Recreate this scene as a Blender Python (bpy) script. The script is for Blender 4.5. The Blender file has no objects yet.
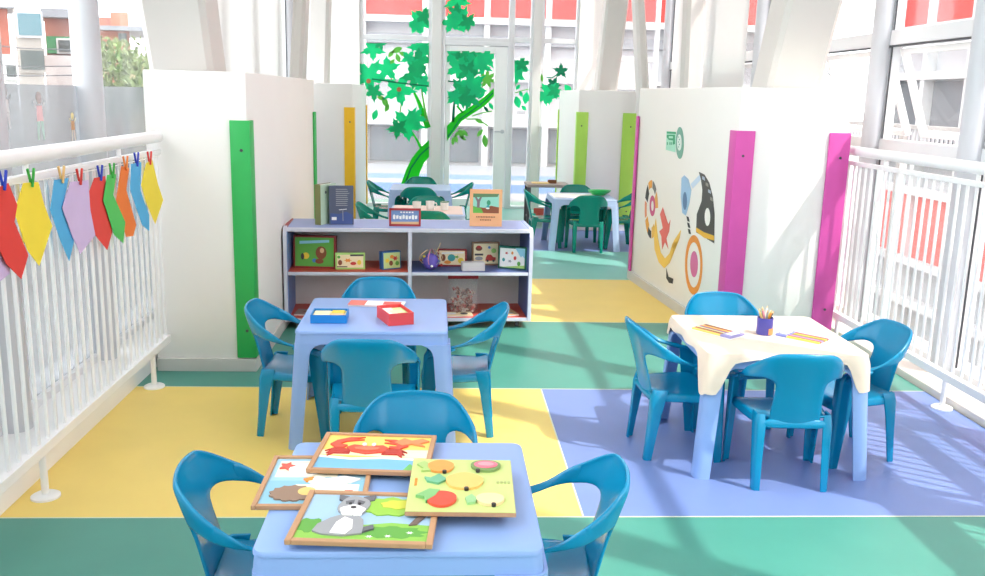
import bpy, bmesh, math, random
import numpy as np
from mathutils import Matrix, Vector, Euler
random.seed(7)
S = bpy.context.scene
COL = S.collection
PI = math.pi
R = math.radians

# ------------------------------------------------------------ camera
F_PX, PITCH, YAW, ROLL, CAM_H = 907.27, .208695, .0579, .02459, 1.45
_cp, _sp = math.cos(PITCH), math.sin(PITCH)
_fwd = np.array([math.sin(YAW) * _cp, math.cos(YAW) * _cp, -_sp])
_rt = np.array([math.cos(YAW), -math.sin(YAW), 0])
_up = np.cross(_rt, _fwd)
_r2 = math.cos(ROLL) * _rt + math.sin(ROLL) * _up
_u2 = -math.sin(ROLL) * _rt + math.cos(ROLL) * _up
cam_d = bpy.data.cameras.new('camera')
cam = bpy.data.objects.new('camera', cam_d)
COL.objects.link(cam)
cam.matrix_world = Matrix(((_r2[0], _u2[0], -_fwd[0], 0), (_r2[1], _u2[1], -_fwd[1], 0), (_r2[2], _u2[2], -_fwd[2], CAM_H), (0, 0, 0, 1)))
cam_d.sensor_width = 36
cam_d.lens = F_PX / 985 * 36
cam_d.clip_end = 300
S.camera = cam

# ------------------------------------------------------------ world, sun, exposure
W = bpy.data.worlds.new('sky')
S.world = W
W.use_nodes = True
_n = W.node_tree.nodes
_n['Background'].inputs[0].default_value = (0.93, 0.965, 1.0, 1)
_n['Background'].inputs[1].default_value = 2.3
sun_d = bpy.data.lights.new('sun', 'SUN')
sun_d.energy = 2.2
sun_d.angle = R(0.7)
sun_d.color = (1.0, .96, .89)
sun = bpy.data.objects.new('sun', sun_d)
COL.objects.link(sun)
_sd = Vector((-.588, .40, -1.0)).normalized()          # the way the light travels
sun.rotation_euler = _sd.to_track_quat('-Z', 'Y').to_euler()
sun.location = (6, -4, 9)
S.view_settings.view_transform = 'Standard'
S.view_settings.look = 'None'
S.view_settings.exposure = 1.02
S.view_settings.gamma = 1
S.view_settings.use_curve_mapping = False

# ------------------------------------------------------------ where a line of sight meets a real plane
def ray(u, v):
    a, b = (u - 492.5) / F_PX, -(v - 288.) / F_PX
    return _r2 * a + _u2 * b + _fwd
def atZ(u, v, z):
    d = ray(u, v); t = (z - CAM_H) / d[2]; return Vector((d[0] * t, d[1] * t, z))
def atY(u, v, y):
    d = ray(u, v); t = y / d[1]; return Vector((d[0] * t, y, CAM_H + d[2] * t))
def atX(u, v, x):
    d = ray(u, v); t = x / d[0]; return Vector((x, d[1] * t, CAM_H + d[2] * t))
def atP(u, v, p, n):
    d = Vector(ray(u, v)); c = Vector((0, 0, CAM_H)); t = (Vector(p) - c).dot(n) / d.dot(n); return c + d * t

# ------------------------------------------------------------ materials
def lin(c):
    c = c / 255.
    return c / 12.92 if c <= .04045 else ((c + .055) / 1.055) ** 2.4
def rgb(c):
    return (lin(c[0]), lin(c[1]), lin(c[2]), 1)
MATS = {}
def mat(name, c, rough=.5, var=.06, scale=6., bump=0., bscale=60., metal=0., spec=.5, coat=0., detail=4):
    if name in MATS: return MATS[name]
    m = bpy.data.materials.new(name); m.use_nodes = True
    nt = m.node_tree; N = nt.nodes; L = nt.links
    p = N['Principled BSDF']
    p.inputs['Roughness'].default_value = rough
    p.inputs['Metallic'].default_value = metal
    p.inputs['Specular IOR Level'].default_value = spec
    p.inputs['Coat Weight'].default_value = coat
    tc = N.new('ShaderNodeTexCoord')
    no = N.new('ShaderNodeTexNoise'); no.inputs['Scale'].default_value = scale; no.inputs['Detail'].default_value = detail
    L.new(tc.outputs['Object'], no.inputs['Vector'])
    mx = N.new('ShaderNodeMix'); mx.data_type = 'RGBA'
    a = rgb(c)
    mx.inputs['A'].default_value = tuple(min(1, x * (1 - var)) for x in a[:3]) + (1,)
    mx.inputs['B'].default_value = tuple(min(1, x * (1 + var)) for x in a[:3]) + (1,)
    L.new(no.outputs['Fac'], mx.inputs['Factor'])
    L.new(mx.outputs['Result'], p.inputs['Base Color'])
    if bump:
        n2 = N.new('ShaderNodeTexNoise'); n2.inputs['Scale'].default_value = bscale; n2.inputs['Detail'].default_value = 3
        L.new(tc.outputs['Object'], n2.inputs['Vector'])
        bp = N.new('ShaderNodeBump'); bp.inputs['Strength'].default_value = bump; bp.inputs['Distance'].default_value = .004
        L.new(n2.outputs['Fac'], bp.inputs['Height']); L.new(bp.outputs['Normal'], p.inputs['Normal'])
    MATS[name] = m
    return m
def glass(name, haze=.1, hazecol=(.9, .92, .94, 1), tint=(1, 1, 1, 1)):
    m = bpy.data.materials.new(name); m.use_nodes = True
    nt = m.node_tree; N = nt.nodes; L = nt.links
    N.remove(N['Principled BSDF'])
    out = N['Material Output']
    tr = N.new('ShaderNodeBsdfTransparent'); tr.inputs[0].default_value = tint
    tl = N.new('ShaderNodeBsdfTranslucent'); tl.inputs[0].default_value = hazecol
    df = N.new('ShaderNodeBsdfDiffuse'); df.inputs[0].default_value = hazecol
    gl = N.new('ShaderNodeBsdfGlossy'); gl.inputs['Roughness'].default_value = .03
    m0 = N.new('ShaderNodeMixShader'); m0.inputs[0].default_value = .5
    L.new(tl.outputs[0], m0.inputs[1]); L.new(df.outputs[0], m0.inputs[2])
    m1 = N.new('ShaderNodeMixShader')
    no = N.new('ShaderNodeTexNoise'); no.inputs['Scale'].default_value = 1.5
    tc = N.new('ShaderNodeTexCoord'); L.new(tc.outputs['Object'], no.inputs['Vector'])
    ma = N.new('ShaderNodeMath'); ma.operation = 'MULTIPLY'; ma.inputs[1].default_value = haze * 2
    L.new(no.outputs['Fac'], ma.inputs[0]); L.new(ma.outputs[0], m1.inputs[0])
    L.new(tr.outputs[0], m1.inputs[1]); L.new(m0.outputs[0], m1.inputs[2])
    lw = N.new('ShaderNodeLayerWeight'); lw.inputs[0].default_value = .5
    pw = N.new('ShaderNodeMath'); pw.operation = 'POWER'; pw.inputs[1].default_value = 4; L.new(lw.outputs['Facing'], pw.inputs[0])
    fr = N.new('ShaderNodeMath'); fr.operation = 'MULTIPLY_ADD'; fr.inputs[1].default_value = .4; fr.inputs[2].default_value = .02; L.new(pw.outputs[0], fr.inputs[0])
    m2 = N.new('ShaderNodeMixShader'); L.new(fr.outputs[0], m2.inputs[0])
    L.new(m1.outputs[0], m2.inputs[1]); L.new(gl.outputs[0], m2.inputs[2])
    L.new(m2.outputs[0], out.inputs[0])
    MATS[name] = m
    return m

WALL = mat('white_wall_paint', (240, 238, 234), .55, .02, 3, .05)
WHITE = mat('white_enamel', (244, 244, 243), .35, .015)
OFFW = mat('light_grey_paint', (222, 221, 218), .55, .03, 4)
BASEB = mat('pale_grey_skirting', (205, 202, 197), .5, .04)
LEDGE = mat('cream_stone_ledge', (226, 219, 208), .6, .05, 8, .05)
STEEL = mat('grey_painted_steel', (200, 202, 207), .4, .04)
ALU = mat('white_window_frame', (228, 229, 231), .4, .03)
GASK = mat('dark_gasket', (70, 72, 76), .5)
F_TEAL = mat('teal_vinyl_floor', (76, 148, 132), .42, .10, 3.5, .03, 90)
F_YEL = mat('yellow_vinyl_floor', (244, 212, 112), .42, .07, 3.5, .03, 90)
F_BLU = mat('lavender_blue_vinyl_floor', (116, 138, 194), .42, .08, 3.5, .03, 90)
F_PALE = mat('pale_aqua_vinyl_floor', (122, 186, 174), .4, .06, 3.5)
SEAM = mat('vinyl_weld_seam', (222, 226, 200), .5)
BLUE = mat('turquoise_blue_plastic', (0, 136, 180), .24, .06, 3, .04, 30, spec=.5)
GREEN = mat('dark_green_plastic', (0, 138, 120), .25, .06, 3, .04, 30)
PERI = mat('periwinkle_plastic', (140, 172, 226), .38, .03, 3, .04, 120)
PALEP = mat('pale_blue_plastic', (178, 198, 232), .38, .03, 3)
def thin(m, k, col):
    nt = m.node_tree; N = nt.nodes; L = nt.links
    tl = N.new('ShaderNodeBsdfTranslucent'); tl.inputs[0].default_value = rgb(col)
    mx = N.new('ShaderNodeMixShader'); mx.inputs[0].default_value = k
    L.new(N['Principled BSDF'].outputs[0], mx.inputs[1]); L.new(tl.outputs[0], mx.inputs[2]); L.new(mx.outputs[0], N['Material Output'].inputs[0])
    return m
GL = glass('window_glass', .02)  # faint white haze mixed in to pale the outdoor view
GLB = glass('washed_out_glass', .05)  # stronger white veil, paints the washed-out daylight into the pane
FROST = glass('frosted_glass_film', .48, (.56, .575, .59, 1), (.6, .61, .62, 1))
def P(name, c, r=.5): return mat(name, c, r, .05, 12)
B_GRN = P('green_foam', (42, 176, 86)); B_MAG = P('magenta_foam', (212, 82, 168)); B_LIME = P('lime_foam', (174, 222, 88)); B_YEL = P('yellow_foam', (244, 190, 22))
RED = P('red_paint', (205, 52, 48)); PINKR = P('coral_red', (228, 92, 86))
BLACK = P('black_print', (40, 42, 46)); DGREY = P('dark_grey', (84, 86, 92)); GREY = P('mid_grey', (150, 150, 152))
WOODL = mat('light_plywood', (208, 168, 124), .55, .10, 18, .06, 40); WOODF = mat('brown_tray_wood', (190, 146, 108), .55, .10, 18)
CREAM = P('cream_paper', (246, 238, 214)); PAPER = P('white_paper', (246, 245, 240))
DEC_G = P('emerald_vinyl', (24, 222, 156), .6); DEC_L = P('bright_green_vinyl', (40, 214, 52), .6); DEC_F = P('fresh_light_green_vinyl', (126, 208, 98), .6); DEC_D = P('deep_green_vinyl', (0, 140, 100), .6)

for _m, _c in ((DEC_G, (24, 222, 156)), (DEC_L, (40, 214, 52)), (DEC_F, (126, 208, 98)), (DEC_D, (0, 140, 100))): thin(_m, .5, _c)
DEC_G2 = thin(P('mint_green_vinyl', (20, 196, 132), .6), .5, (20, 196, 132))
BLIND = thin(mat('white_blind_fabric', (246, 246, 244), .8, .02, 3), .5, (240, 240, 238))
# ------------------------------------------------------------ mesh builder
class MB:
    def __init__(s): s.bm = bmesh.new(); s.m = 0
    def _faces(s, vs, fs):
        out = []
        for f in fs:
            try:
                q = s.bm.faces.new([vs[i] for i in f]); q.material_index = s.m; out.append(q)
            except ValueError: pass
        return out
    def add(s, pts, fs):
        vs = [s.bm.verts.new(p) for p in pts]; s._faces(vs, fs); return vs
    def box(s, c, d, rot=None, bevel=0, seg=2):
        pts = []
        for x in (-.5, .5):
            for y in (-.5, .5):
                for z in (-.5, .5):
                    p = Vector((x * d[0], y * d[1], z * d[2]))
                    if rot is not None: p = (rot if isinstance(rot, Matrix) else Euler(rot).to_matrix()) @ p
                    pts.append(p + Vector(c))
        vs = s.add(pts, [(0, 1, 3, 2), (4, 6, 7, 5), (0, 4, 5, 1), (2, 3, 7, 6), (0, 2, 6, 4), (1, 5, 7, 3)])
        if bevel:
            ed = {e for v in vs for e in v.link_edges}
            bmesh.ops.bevel(s.bm, geom=list(ed), offset=bevel, segments=seg, profile=.5, affect='EDGES', material=-1)
        return s
    def bx(s, x0, x1, y0, y1, z0, z1, bevel=0):
        return s.box(((x0 + x1) / 2, (y0 + y1) / 2, (z0 + z1) / 2), (abs(x1 - x0), abs(y1 - y0), abs(z1 - z0)), None, bevel)
    def ring(s, c, ax, r, seg, ref=None):
        ax = Vector(ax).normalized()
        a = ax.orthogonal().normalized() if ref is None else (Vector(ref) - ax * Vector(ref).dot(ax)).normalized()
        b = ax.cross(a)
        return [s.bm.verts.new(Vector(c) + a * (r * math.cos(2 * PI * i / seg)) + b * (r * math.sin(2 * PI * i / seg))) for i in range(seg)]
    def loft(s, rings, caps=True, close=True):
        for A, B in zip(rings[:-1], rings[1:]):
            n = len(A)
            for i in range(n if close else n - 1):
                j = (i + 1) % n
                try: s.bm.faces.new((A[i], A[j], B[j], B[i])).material_index = s.m
                except ValueError: pass
        if caps and close:
            for q in (list(reversed(rings[0])), rings[-1]):
                try: s.bm.faces.new(q).material_index = s.m
                except ValueError: pass
        return s
    def cyl(s, p0, p1, r0, r1=None, seg=12):
        r1 = r0 if r1 is None else r1
        ax = Vector(p1) - Vector(p0)
        return s.loft([s.ring(p0, ax, r0, seg), s.ring(p1, ax, r1, seg)])
    def tube(s, pts, r, seg=8):
        pts = [Vector(p) for p in pts]; rs = []
        ref = None
        for i, p in enumerate(pts):
            t = (pts[min(i + 1, len(pts) - 1)] - pts[max(i - 1, 0)])
            if ref is None: ref = t.orthogonal()
            rr = r[i] if isinstance(r, (list, tuple)) else r
            rs.append(s.ring(p, t, rr, seg, ref))
        return s.loft(rs)
    def lathe(s, prof, c=(0, 0, 0), seg=24):
        c = Vector(c)
        rs = [s.ring(c + Vector((0, 0, z)), (0, 0, 1), max(r, 1e-4), seg, (1, 0, 0)) for r, z in prof]
        return s.loft(rs)
    def prism(s, poly, T, h):      # poly of 3D points on one plane, pushed along T by h
        T = Vector(T).normalized() * h
        poly = [Vector(p) for p in poly]
        nrm = Vector((0, 0, 0))
        for i in range(len(poly)):
            a, b = poly[i], poly[(i + 1) % len(poly)]
            nrm += Vector(((a.y - b.y) * (a.z + b.z), (a.z - b.z) * (a.x + b.x), (a.x - b.x) * (a.y + b.y)))
        if nrm.dot(T) < 0: poly.reverse()
        n = len(poly)
        A = [s.bm.verts.new(p) for p in poly]; B = [s.bm.verts.new(p + T) for p in poly]
        s.bm.faces.new(list(reversed(A))).material_index = s.m
        s.bm.faces.new(B).material_index = s.m
        for i in range(n):
            j = (i + 1) % n
            s.bm.faces.new((A[i], A[j], B[j], B[i])).material_index = s.m
        return s
    def grid(s, rows, closed=False):
        V = [[s.bm.verts.new(p) for p in r] for r in rows]
        for a, b in zip(V[:-1], V[1:]):
            n = len(a)
            for i in range(n if closed else n - 1):
                j = (i + 1) % n
                s.bm.faces.new((a[i], a[j], b[j], b[i])).material_index = s.m
        return V
    def build(s, name, mats, parent=None, smooth=False, solid=0, sub=0, offset=0, bev=0):
        me = bpy.data.meshes.new(name)
        bmesh.ops.recalc_face_normals(s.bm, faces=s.bm.faces)
        s.bm.to_mesh(me); s.bm.free()
        for m in (mats if isinstance(mats, (list, tuple)) else [mats]): me.materials.append(m)
        o = bpy.data.objects.new(name, me); COL.objects.link(o)
        if solid or sub or bev:
            if solid:
                d = o.modifiers.new('s', 'SOLIDIFY'); d.thickness = solid; d.offset = offset
            if bev:
                d = o.modifiers.new('b', 'BEVEL'); d.width = bev; d.segments = 2; d.limit_method = 'ANGLE'
            if sub:
                d = o.modifiers.new('u', 'SUBSURF'); d.levels = sub; d.render_levels = sub
            dg = bpy.context.evaluated_depsgraph_get()
            m2 = bpy.data.meshes.new_from_object(o.evaluated_get(dg))
            o.modifiers.clear(); o.data = m2; m2.name = name
        if smooth:
            for p in o.data.polygons: p.use_smooth = True
            if not sub:
                try: o.data.set_sharp_from_angle(angle=R(40))
                except Exception: pass
        if parent: o.parent = parent
        return o

def tag(o, label, cat, group=None):
    o['label'] = label; o['category'] = cat
    if group: o['group'] = group
    return o
def thing(name, label, cat, loc=(0, 0, 0), rz=0, group=None):
    o = bpy.data.objects.new(name, None); COL.objects.link(o)
    o.location = loc; o.rotation_euler = (0, 0, rz); o.empty_display_size = .1
    return tag(o, label, cat, group)
def struct(o):
    o['kind'] = 'structure'; return o
def sempty(name, loc=(0, 0, 0)):
    o = bpy.data.objects.new(name, None); COL.objects.link(o); o.location = loc
    return struct(o)
KIDS = {}
def dup(root, loc, rz, label, group=None):
    def kids(o): return [c for c in COL.objects if c.parent == o]
    r = root.copy(); COL.objects.link(r); r.location = loc; r.rotation_euler = (0, 0, rz); r['label'] = label
    if group: r['group'] = group
    for ch in kids(root):
        c = ch.copy(); COL.objects.link(c); c.parent = r
        for g in kids(ch):
            d = g.copy(); COL.objects.link(d); d.parent = c
    return r

# ============================================================ SETTING
X_L, X_R, Y_B = -1.72, 2.80, 11.9
CEIL = 4.8
b = MB()
rows = [(-3, 2.95), (2.95, 4.38), (4.38, 5.78), (5.78, 7.22), (7.22, 8.6), (8.6, 10.1), (10.1, 12.0)]
cells = [(-1.55, .513, 0), (.513, 2.52, 1)]
pick = {0: (0, 0), 1: (1, 2), 2: (0, 0), 3: (1, 1), 4: (3, 3), 5: (2, 2), 6: (3, 3)}
for i, (y0, y1) in enumerate(rows):
    for x0, x1, k in cells:
        b.m = pick[i][k]
        b.add([(x0, y0, 0), (x1, y0, 0), (x1, y1, 0), (x0, y1, 0)], [(0, 1, 2, 3)])
b.m = 0
b.bx(-1.55, 2.52, -3, 12.0, -.12, -.002)
b.m = 4
for y0 in (2.95, 4.38, 5.78, 7.22):
    b.add([(-1.55, y0 - .004, .0008), (2.52, y0 - .004, .0008), (2.52, y0 + .004, .0008), (-1.55, y0 + .004, .0008)], [(0, 1, 2, 3)])
b.add([(.510, 2.95, .0008), (.516, 2.95, .0008), (.516, 4.38, .0008), (.510, 4.38, .0008)], [(0, 1, 2, 3)])
struct(b.build('floor', [F_TEAL, F_YEL, F_BLU, F_PALE, SEAM]))
struct(MB().bx(-1.9, 2.95, -3.15, -3.0, 0, CEIL).build('wall_front_added', WALL))  # unseen end wall, added to cut the light from behind the camera
struct(MB().bx(-1.9, 2.95, -3, 12.0, CEIL, CEIL + .15).build('ceiling', WALL))
# ledges along both railings
struct(MB().bx(-1.9, -1.5, -3, 12.0, -.12, .115, .006).build('trim_1', WHITE))
struct(MB().bx(2.53, 3.0, -3, 12.0, -.12, .035, .006).build('trim_2', LEDGE))

# low partition walls
PH = 1.535
def plan_wall(name, poly, z1=PH, m=WALL):
    return struct(MB().prism([(x, y, .0) for x, y in poly], (0, 0, 1), z1).build(name, m, bev=.008, smooth=True))
plan_wall('wall_left_near', [(-1.475, 4.65), (-.975, 4.65), (-.975, 7.05), (-1.475, 7.05)])
plan_wall('wall_left_far', [(-1.475, 9.5), (-.92, 9.5), (-.96, 11.6), (-1.475, 11.6)])
plan_wall('wall_right_near', [(1.725, 5.3), (2.385, 5.3), (2.385, 7.3), (1.555, 7.3)])
plan_wall('wall_right_far', [(1.47, 10.0), (2.1, 10.0), (2.1, 11.7), (1.47, 11.7)])
struct(MB().bx(-1.475, -.963, 4.635, 4.65, 0, .07, .003).bx(-.975, -.962, 4.65, 7.06, 0, .07, .003).build('baseboard_left', BASEB))
bb = MB()
bb.prism([(1.71, 5.285, 0), (1.725, 5.3, 0), (1.555, 7.3, 0), (1.535, 7.3, 0)], (0, 0, 1), .07)
bb.bx(1.712, 2.385, 5.285, 5.3, 0, .07, .003)
struct(bb.build('baseboard_right', BASEB))

# back wall: piers, glazing, door
struct(MB().bx(-1.9, -1.06, 11.84, 12.0, 0, CEIL).build('wall_back_left', WALL))
struct(MB().bx(1.71, 2.12, 11.84, 12.0, 0, CEIL).build('wall_back_right', WALL))
def pane_window(name, x0, x1, z0, z1, y, fw=.05, bars=(), m=ALU, g=GLB):
    t = sempty(name, ((x0 + x1) / 2, y, z0))
    cx = (x0 + x1) / 2
    f = MB()
    f.bx(x0 - cx, x0 + fw - cx, -.04, .04, 0, z1 - z0, .004).bx(x1 - fw - cx, x1 - cx, -.04, .04, 0, z1 - z0, .004)
    f.bx(x0 + fw - cx, x1 - fw - cx, -.038, .038, 0, fw, .004).bx(x0 + fw - cx, x1 - fw - cx, -.038, .038, z1 - z0 - fw, z1 - z0, .004)
    for zb in bars: f.bx(x0 + fw - cx, x1 - fw - cx, -.035, .035, zb - z0 - .03, zb - z0 + .03, .004)
    f.build('frame', m, t)
    MB().bx(x0 + fw - cx, x1 - fw - cx, -.004, .004, fw, z1 - z0 - fw).build('pane', g, t)
    return t
pane_window('window_1', -1.06, -.155, 0, CEIL, 11.92, .05, (2.14,))
pane_window('window_2', -.03, .86, 2.12, CEIL, 11.92, .045)
pane_window('window_3', .86, 1.13, 0, CEIL, 11.92, .035, (2.15,))
pane_window('window_4', 1.235, 1.71, 0, CEIL, 11.92, .035, (2.15,))
pane_window('window_5', 2.12, 2.75, 0, CEIL, 11.92, .05, (2.35, 1.95, 1.6))
struct(MB().bx(-.155, -.03, 11.85, 11.99, 0, CEIL, .006).bx(1.13, 1.235, 11.85, 11.99, 0, CEIL, .006).build('trim_3', OFFW))
d = sempty('door_1', (.415, 11.92, 0))
f = MB()
f.bx(-.445, -.40, -.05, .05, 0, 2.12, .004).bx(.40, .445, -.05, .05, 0, 2.12, .004).bx(-.40, .40, -.05, .05, 2.07, 2.12, .004)
f.build('frame', ALU, d)
f = MB()
f.bx(-.395, -.33, -.03, .02, .02, 2.06, .006).bx(.24, .395, -.03, .02, .02, 2.06, .006).bx(-.33, .24, -.03, .02, .02, .12, .006).bx(-.33, .24, -.03, .02, 1.98, 2.06, .006)
lf = f.build('leaf', WHITE, d)
MB().bx(-.33, .24, -.006, 0, .12, 1.98).build('pane', GLB, lf)
MB().cyl((.35, -.03, 1.0), (.35, -.075, 1.0), .012).box((.30, -.075, 1.0), (.12, .018, .02), None, .004).cyl((.35, -.03, 1.0), (.35, -.036, 1.0), .026).build('handle', STEEL, lf, True)

# side glazing
NCOL = [4.62 + 1.12 * k for k in range(-6, 7)]
def bay(name, y0, y1, side):
    """one bay of side glazing between two round posts; side -1 = left, +1 = right"""
    x = X_L if side < 0 else X_R
    t = sempty(name, (x, (y0 + y1) / 2, 0))
    h = (y1 - y0) / 2 - .055
    zs = (.1, 1.45, CEIL) if side < 0 else (.035, 1.20, 1.86, CEIL)
    f = MB()
    fw = .035 if side < 0 else .05
    for s in (-1, 1): f.bx(-.03, .03, s * h - fw / 2, s * h + fw / 2, zs[0], CEIL, .003)
    if side < 0:
        f.bx(-.028, .028, -h, h, zs[0], zs[0] + .05, .003).bx(-.028, .028, -h, h, CEIL - .05, CEIL, .003)
    else:
        for z in zs: f.bx(-.04, .04, -h, h, z - .045, z + .045, .003) if 0 < z < CEIL else None
        f.bx(-.028, .028, -h, h, 3.3, 3.36, .003)
    f.build('frame', ALU, t)
    g = MB()
    for s in (-1, 1): g.bx(-.036 * side, -.028 * side, s * (h - fw / 2) - .004, s * (h - fw / 2) + .004, zs[0], CEIL)
    if side > 0: g.bx(-.044, -.038, -h, h, 1.802, 1.814)
    g.build('gasket', GASK, t)
    if side < 0:
        MB().bx(-.004, .004, -h, h, .15, 1.45).build('frosted_pane', FROST, t)
        MB().bx(-.004, .004, -h, h, 1.45, CEIL - .05).build('pane', GL, t)
    else:
        MB().bx(-.004, .004, -h, h, .08, 1.155).build('pane', GL, t)
        MB().bx(-.004, .004, -h, h, 1.905, CEIL - .05).build('pane', GL, t)
        # awning sash pushed out at the bottom
        a = R(20)
        hs, Ls = h - .05, .57
        Rm = Matrix.Rotation(-a, 3, 'Y')
        off = Vector((.03, 0, 1.80))
        sm = MB()
        def q(c, dd): sm.box(Rm @ Vector(c) + off, dd, Rm, .003)
        q((0, -hs, -Ls / 2), (.04, .035, Ls)); q((0, hs, -Ls / 2), (.04, .035, Ls))
        q((0, 0, -.018), (.04, hs * 2, .036)); q((0, 0, -Ls + .018), (.04, hs * 2, .036))
        sh = sm.build('sash', WHITE, t)
        MB().box(Rm @ Vector((0, 0, -Ls / 2)) + off, (.006, hs * 2 - .03, Ls - .06), Rm).build('pane', GL, sh)
        for s in (-1, 1):
            MB().tube([Vector((.03, s * (hs + .02), 1.70)), Vector((.09, s * (hs + .02), 1.62)), Rm @ Vector((0, s * hs, -.34)) + off], .006, 6).build('stay_arm', STEEL, t)
    return t
wn = 6
for y0, y1 in zip(NCOL[:-1], NCOL[1:]):
    bay('window_%d' % wn, y0, y1, -1); wn += 1
for y0, y1 in zip(NCOL[:-1], NCOL[1:]):
    bay('window_%d' % wn, y0, y1, 1); wn += 1
near = {4.62: 'the near one in view'}
for side, xx, zb in ((-1, X_L + .04, .115), (1, X_R - .06, .035)):
    for k, yy in enumerate(NCOL):
        if yy < 1.0: continue
        o = MB().cyl((0, 0, 0), (0, 0, CEIL - zb), .066, None, 24).build('round_post', STEEL, None, True)
        o.location = (xx, yy, zb)
        lab = 'slender round grey steel post of the %s window wall' % ('left' if side < 0 else 'right')
        if side < 0 and abs(yy - 4.62) < .01:
            lab = 'round grey window post at top left between two panes with houses'; o.location.y = 4.50
        elif side > 0 and abs(yy - 4.62) < .01: lab = 'round grey window post at the right edge behind the white railing'
        elif side > 0 and abs(yy - 5.74) < .01: lab = 'round grey window post rising just beyond the magenta edged partition'
        else: lab += ', standing %s' % ('beyond the partitions' if yy > 5.7 else 'towards the viewer')
        tag(o, lab, 'post', 'round posts of the window walls')

# slanted white columns standing on the partitions
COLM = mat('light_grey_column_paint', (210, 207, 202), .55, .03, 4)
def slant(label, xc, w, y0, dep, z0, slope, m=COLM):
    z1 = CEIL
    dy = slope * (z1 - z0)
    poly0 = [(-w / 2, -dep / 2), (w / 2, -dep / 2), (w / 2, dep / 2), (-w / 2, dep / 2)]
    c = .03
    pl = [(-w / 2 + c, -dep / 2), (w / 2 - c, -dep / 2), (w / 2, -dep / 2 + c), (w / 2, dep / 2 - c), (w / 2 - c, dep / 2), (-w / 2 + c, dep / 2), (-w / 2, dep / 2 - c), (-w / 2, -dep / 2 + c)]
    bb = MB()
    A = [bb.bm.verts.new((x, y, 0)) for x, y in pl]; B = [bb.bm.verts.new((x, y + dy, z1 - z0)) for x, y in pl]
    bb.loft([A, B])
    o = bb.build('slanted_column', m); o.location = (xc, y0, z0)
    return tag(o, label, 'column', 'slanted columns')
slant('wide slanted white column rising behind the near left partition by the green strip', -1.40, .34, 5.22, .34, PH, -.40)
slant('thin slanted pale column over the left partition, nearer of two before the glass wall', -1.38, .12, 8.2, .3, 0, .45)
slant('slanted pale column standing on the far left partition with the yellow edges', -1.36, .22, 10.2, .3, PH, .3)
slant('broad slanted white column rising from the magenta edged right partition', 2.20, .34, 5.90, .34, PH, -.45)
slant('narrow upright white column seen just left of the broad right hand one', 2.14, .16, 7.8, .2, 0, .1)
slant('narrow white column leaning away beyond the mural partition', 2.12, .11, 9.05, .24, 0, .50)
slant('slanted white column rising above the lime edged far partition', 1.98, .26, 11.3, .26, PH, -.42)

for xb, y0, y1, lab in ((-1.580, 5.5, 9.3, 'tall white blind above the left partition between the slanted columns'), (2.645, 8.1, 10.7, 'tall white blind above the mural partition between the narrow columns')):
    t = thing('roller_blind', lab, 'blind', (xb, (y0 + y1) / 2, 1.2))
    h_ = (y1 - y0) / 2
    MB().bx(-.002, .002, -h_, h_, .02, CEIL - 1.28).build('fabric', BLIND, t)
    MB().tube([(0, -h_, .012), (0, h_, .012)], .012, 10).build('bottom_bar', ALU, t, True)
    MB().tube([(0, -h_, CEIL - 1.25), (0, h_, CEIL - 1.25)], .016, 12).build('roller', ALU, t, True)
# ============================================================ CORNER STRIPS
def guard(label, cx, cy, sx, sy, wf, ws, m, z0=.075, z1=1.30, th=.014, sl=0):
    """L shaped strip on a wall corner at (cx, cy); sx/sy point from the corner along the two faces"""
    t = thing('corner_guard', label, 'corner guard', (cx, cy, z0), 0, 'coloured corner guards')
    g = MB()
    H = z1 - z0
    g.prism([(-sx * th, -sy * th, 0), (sx * wf, -sy * th, 0), (sx * wf, -sy * .001, 0), (-sx * .001, -sy * .001, 0), (-sx * .001 + sl * ws, sy * ws, 0), (-sx * th + sl * ws, sy * ws, 0)], (0, 0, 1), H)
    g.build('strip', m, t, True, bev=.003)
    for zz in (H * .12, H * .88):
        MB().cyl((sx * wf * .35, -sy * th, zz), (sx * wf * .35, -sy * (th + .003), zz), .008, None, 10).build('screw', GASK, t)
    return t
guard('tall green strip on the near left partition corner', -.975, 4.65, -1, 1, .085, .09, B_GRN)
guard('thin green strip on the left wall behind the two upright books', -.975, 7.05, -1, -1, .08, .09, B_GRN)
guard('yellow strip on the front corner of the far left partition', -.92, 9.5, -1, 1, .09, .09, B_YEL)
guard('thin yellow strip at the far end of the left partition by the tree window', -.96, 11.6, -1, -1, .05, .09, B_YEL)
guard('wide magenta strip on the mural wall corner', 1.725, 5.3, 1, 1, .10, .09, B_MAG, .075, 1.285, .014, -.085)
guard('magenta strip at the right end of the partition beside the railing', 2.385, 5.3, -1, 1, .115, .09, B_MAG, .075, 1.285)
guard('thin magenta strip at the far edge of the mural wall', 1.555, 7.3, 1, -1, .08, .06, B_MAG, .05, 1.32)
guard('lime green strip on the left corner of the far right partition', 1.47, 10.0, 1, 1, .11, .09, B_LIME)
guard('lime green strip on the right corner of the far partition beside the magenta edge', 2.1, 10.0, -1, 1, .14, .09, B_LIME)
guard('thin lime strip at the back end of the far right partition', 1.47, 11.7, 1, -1, .05, .05, B_LIME)

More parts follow.
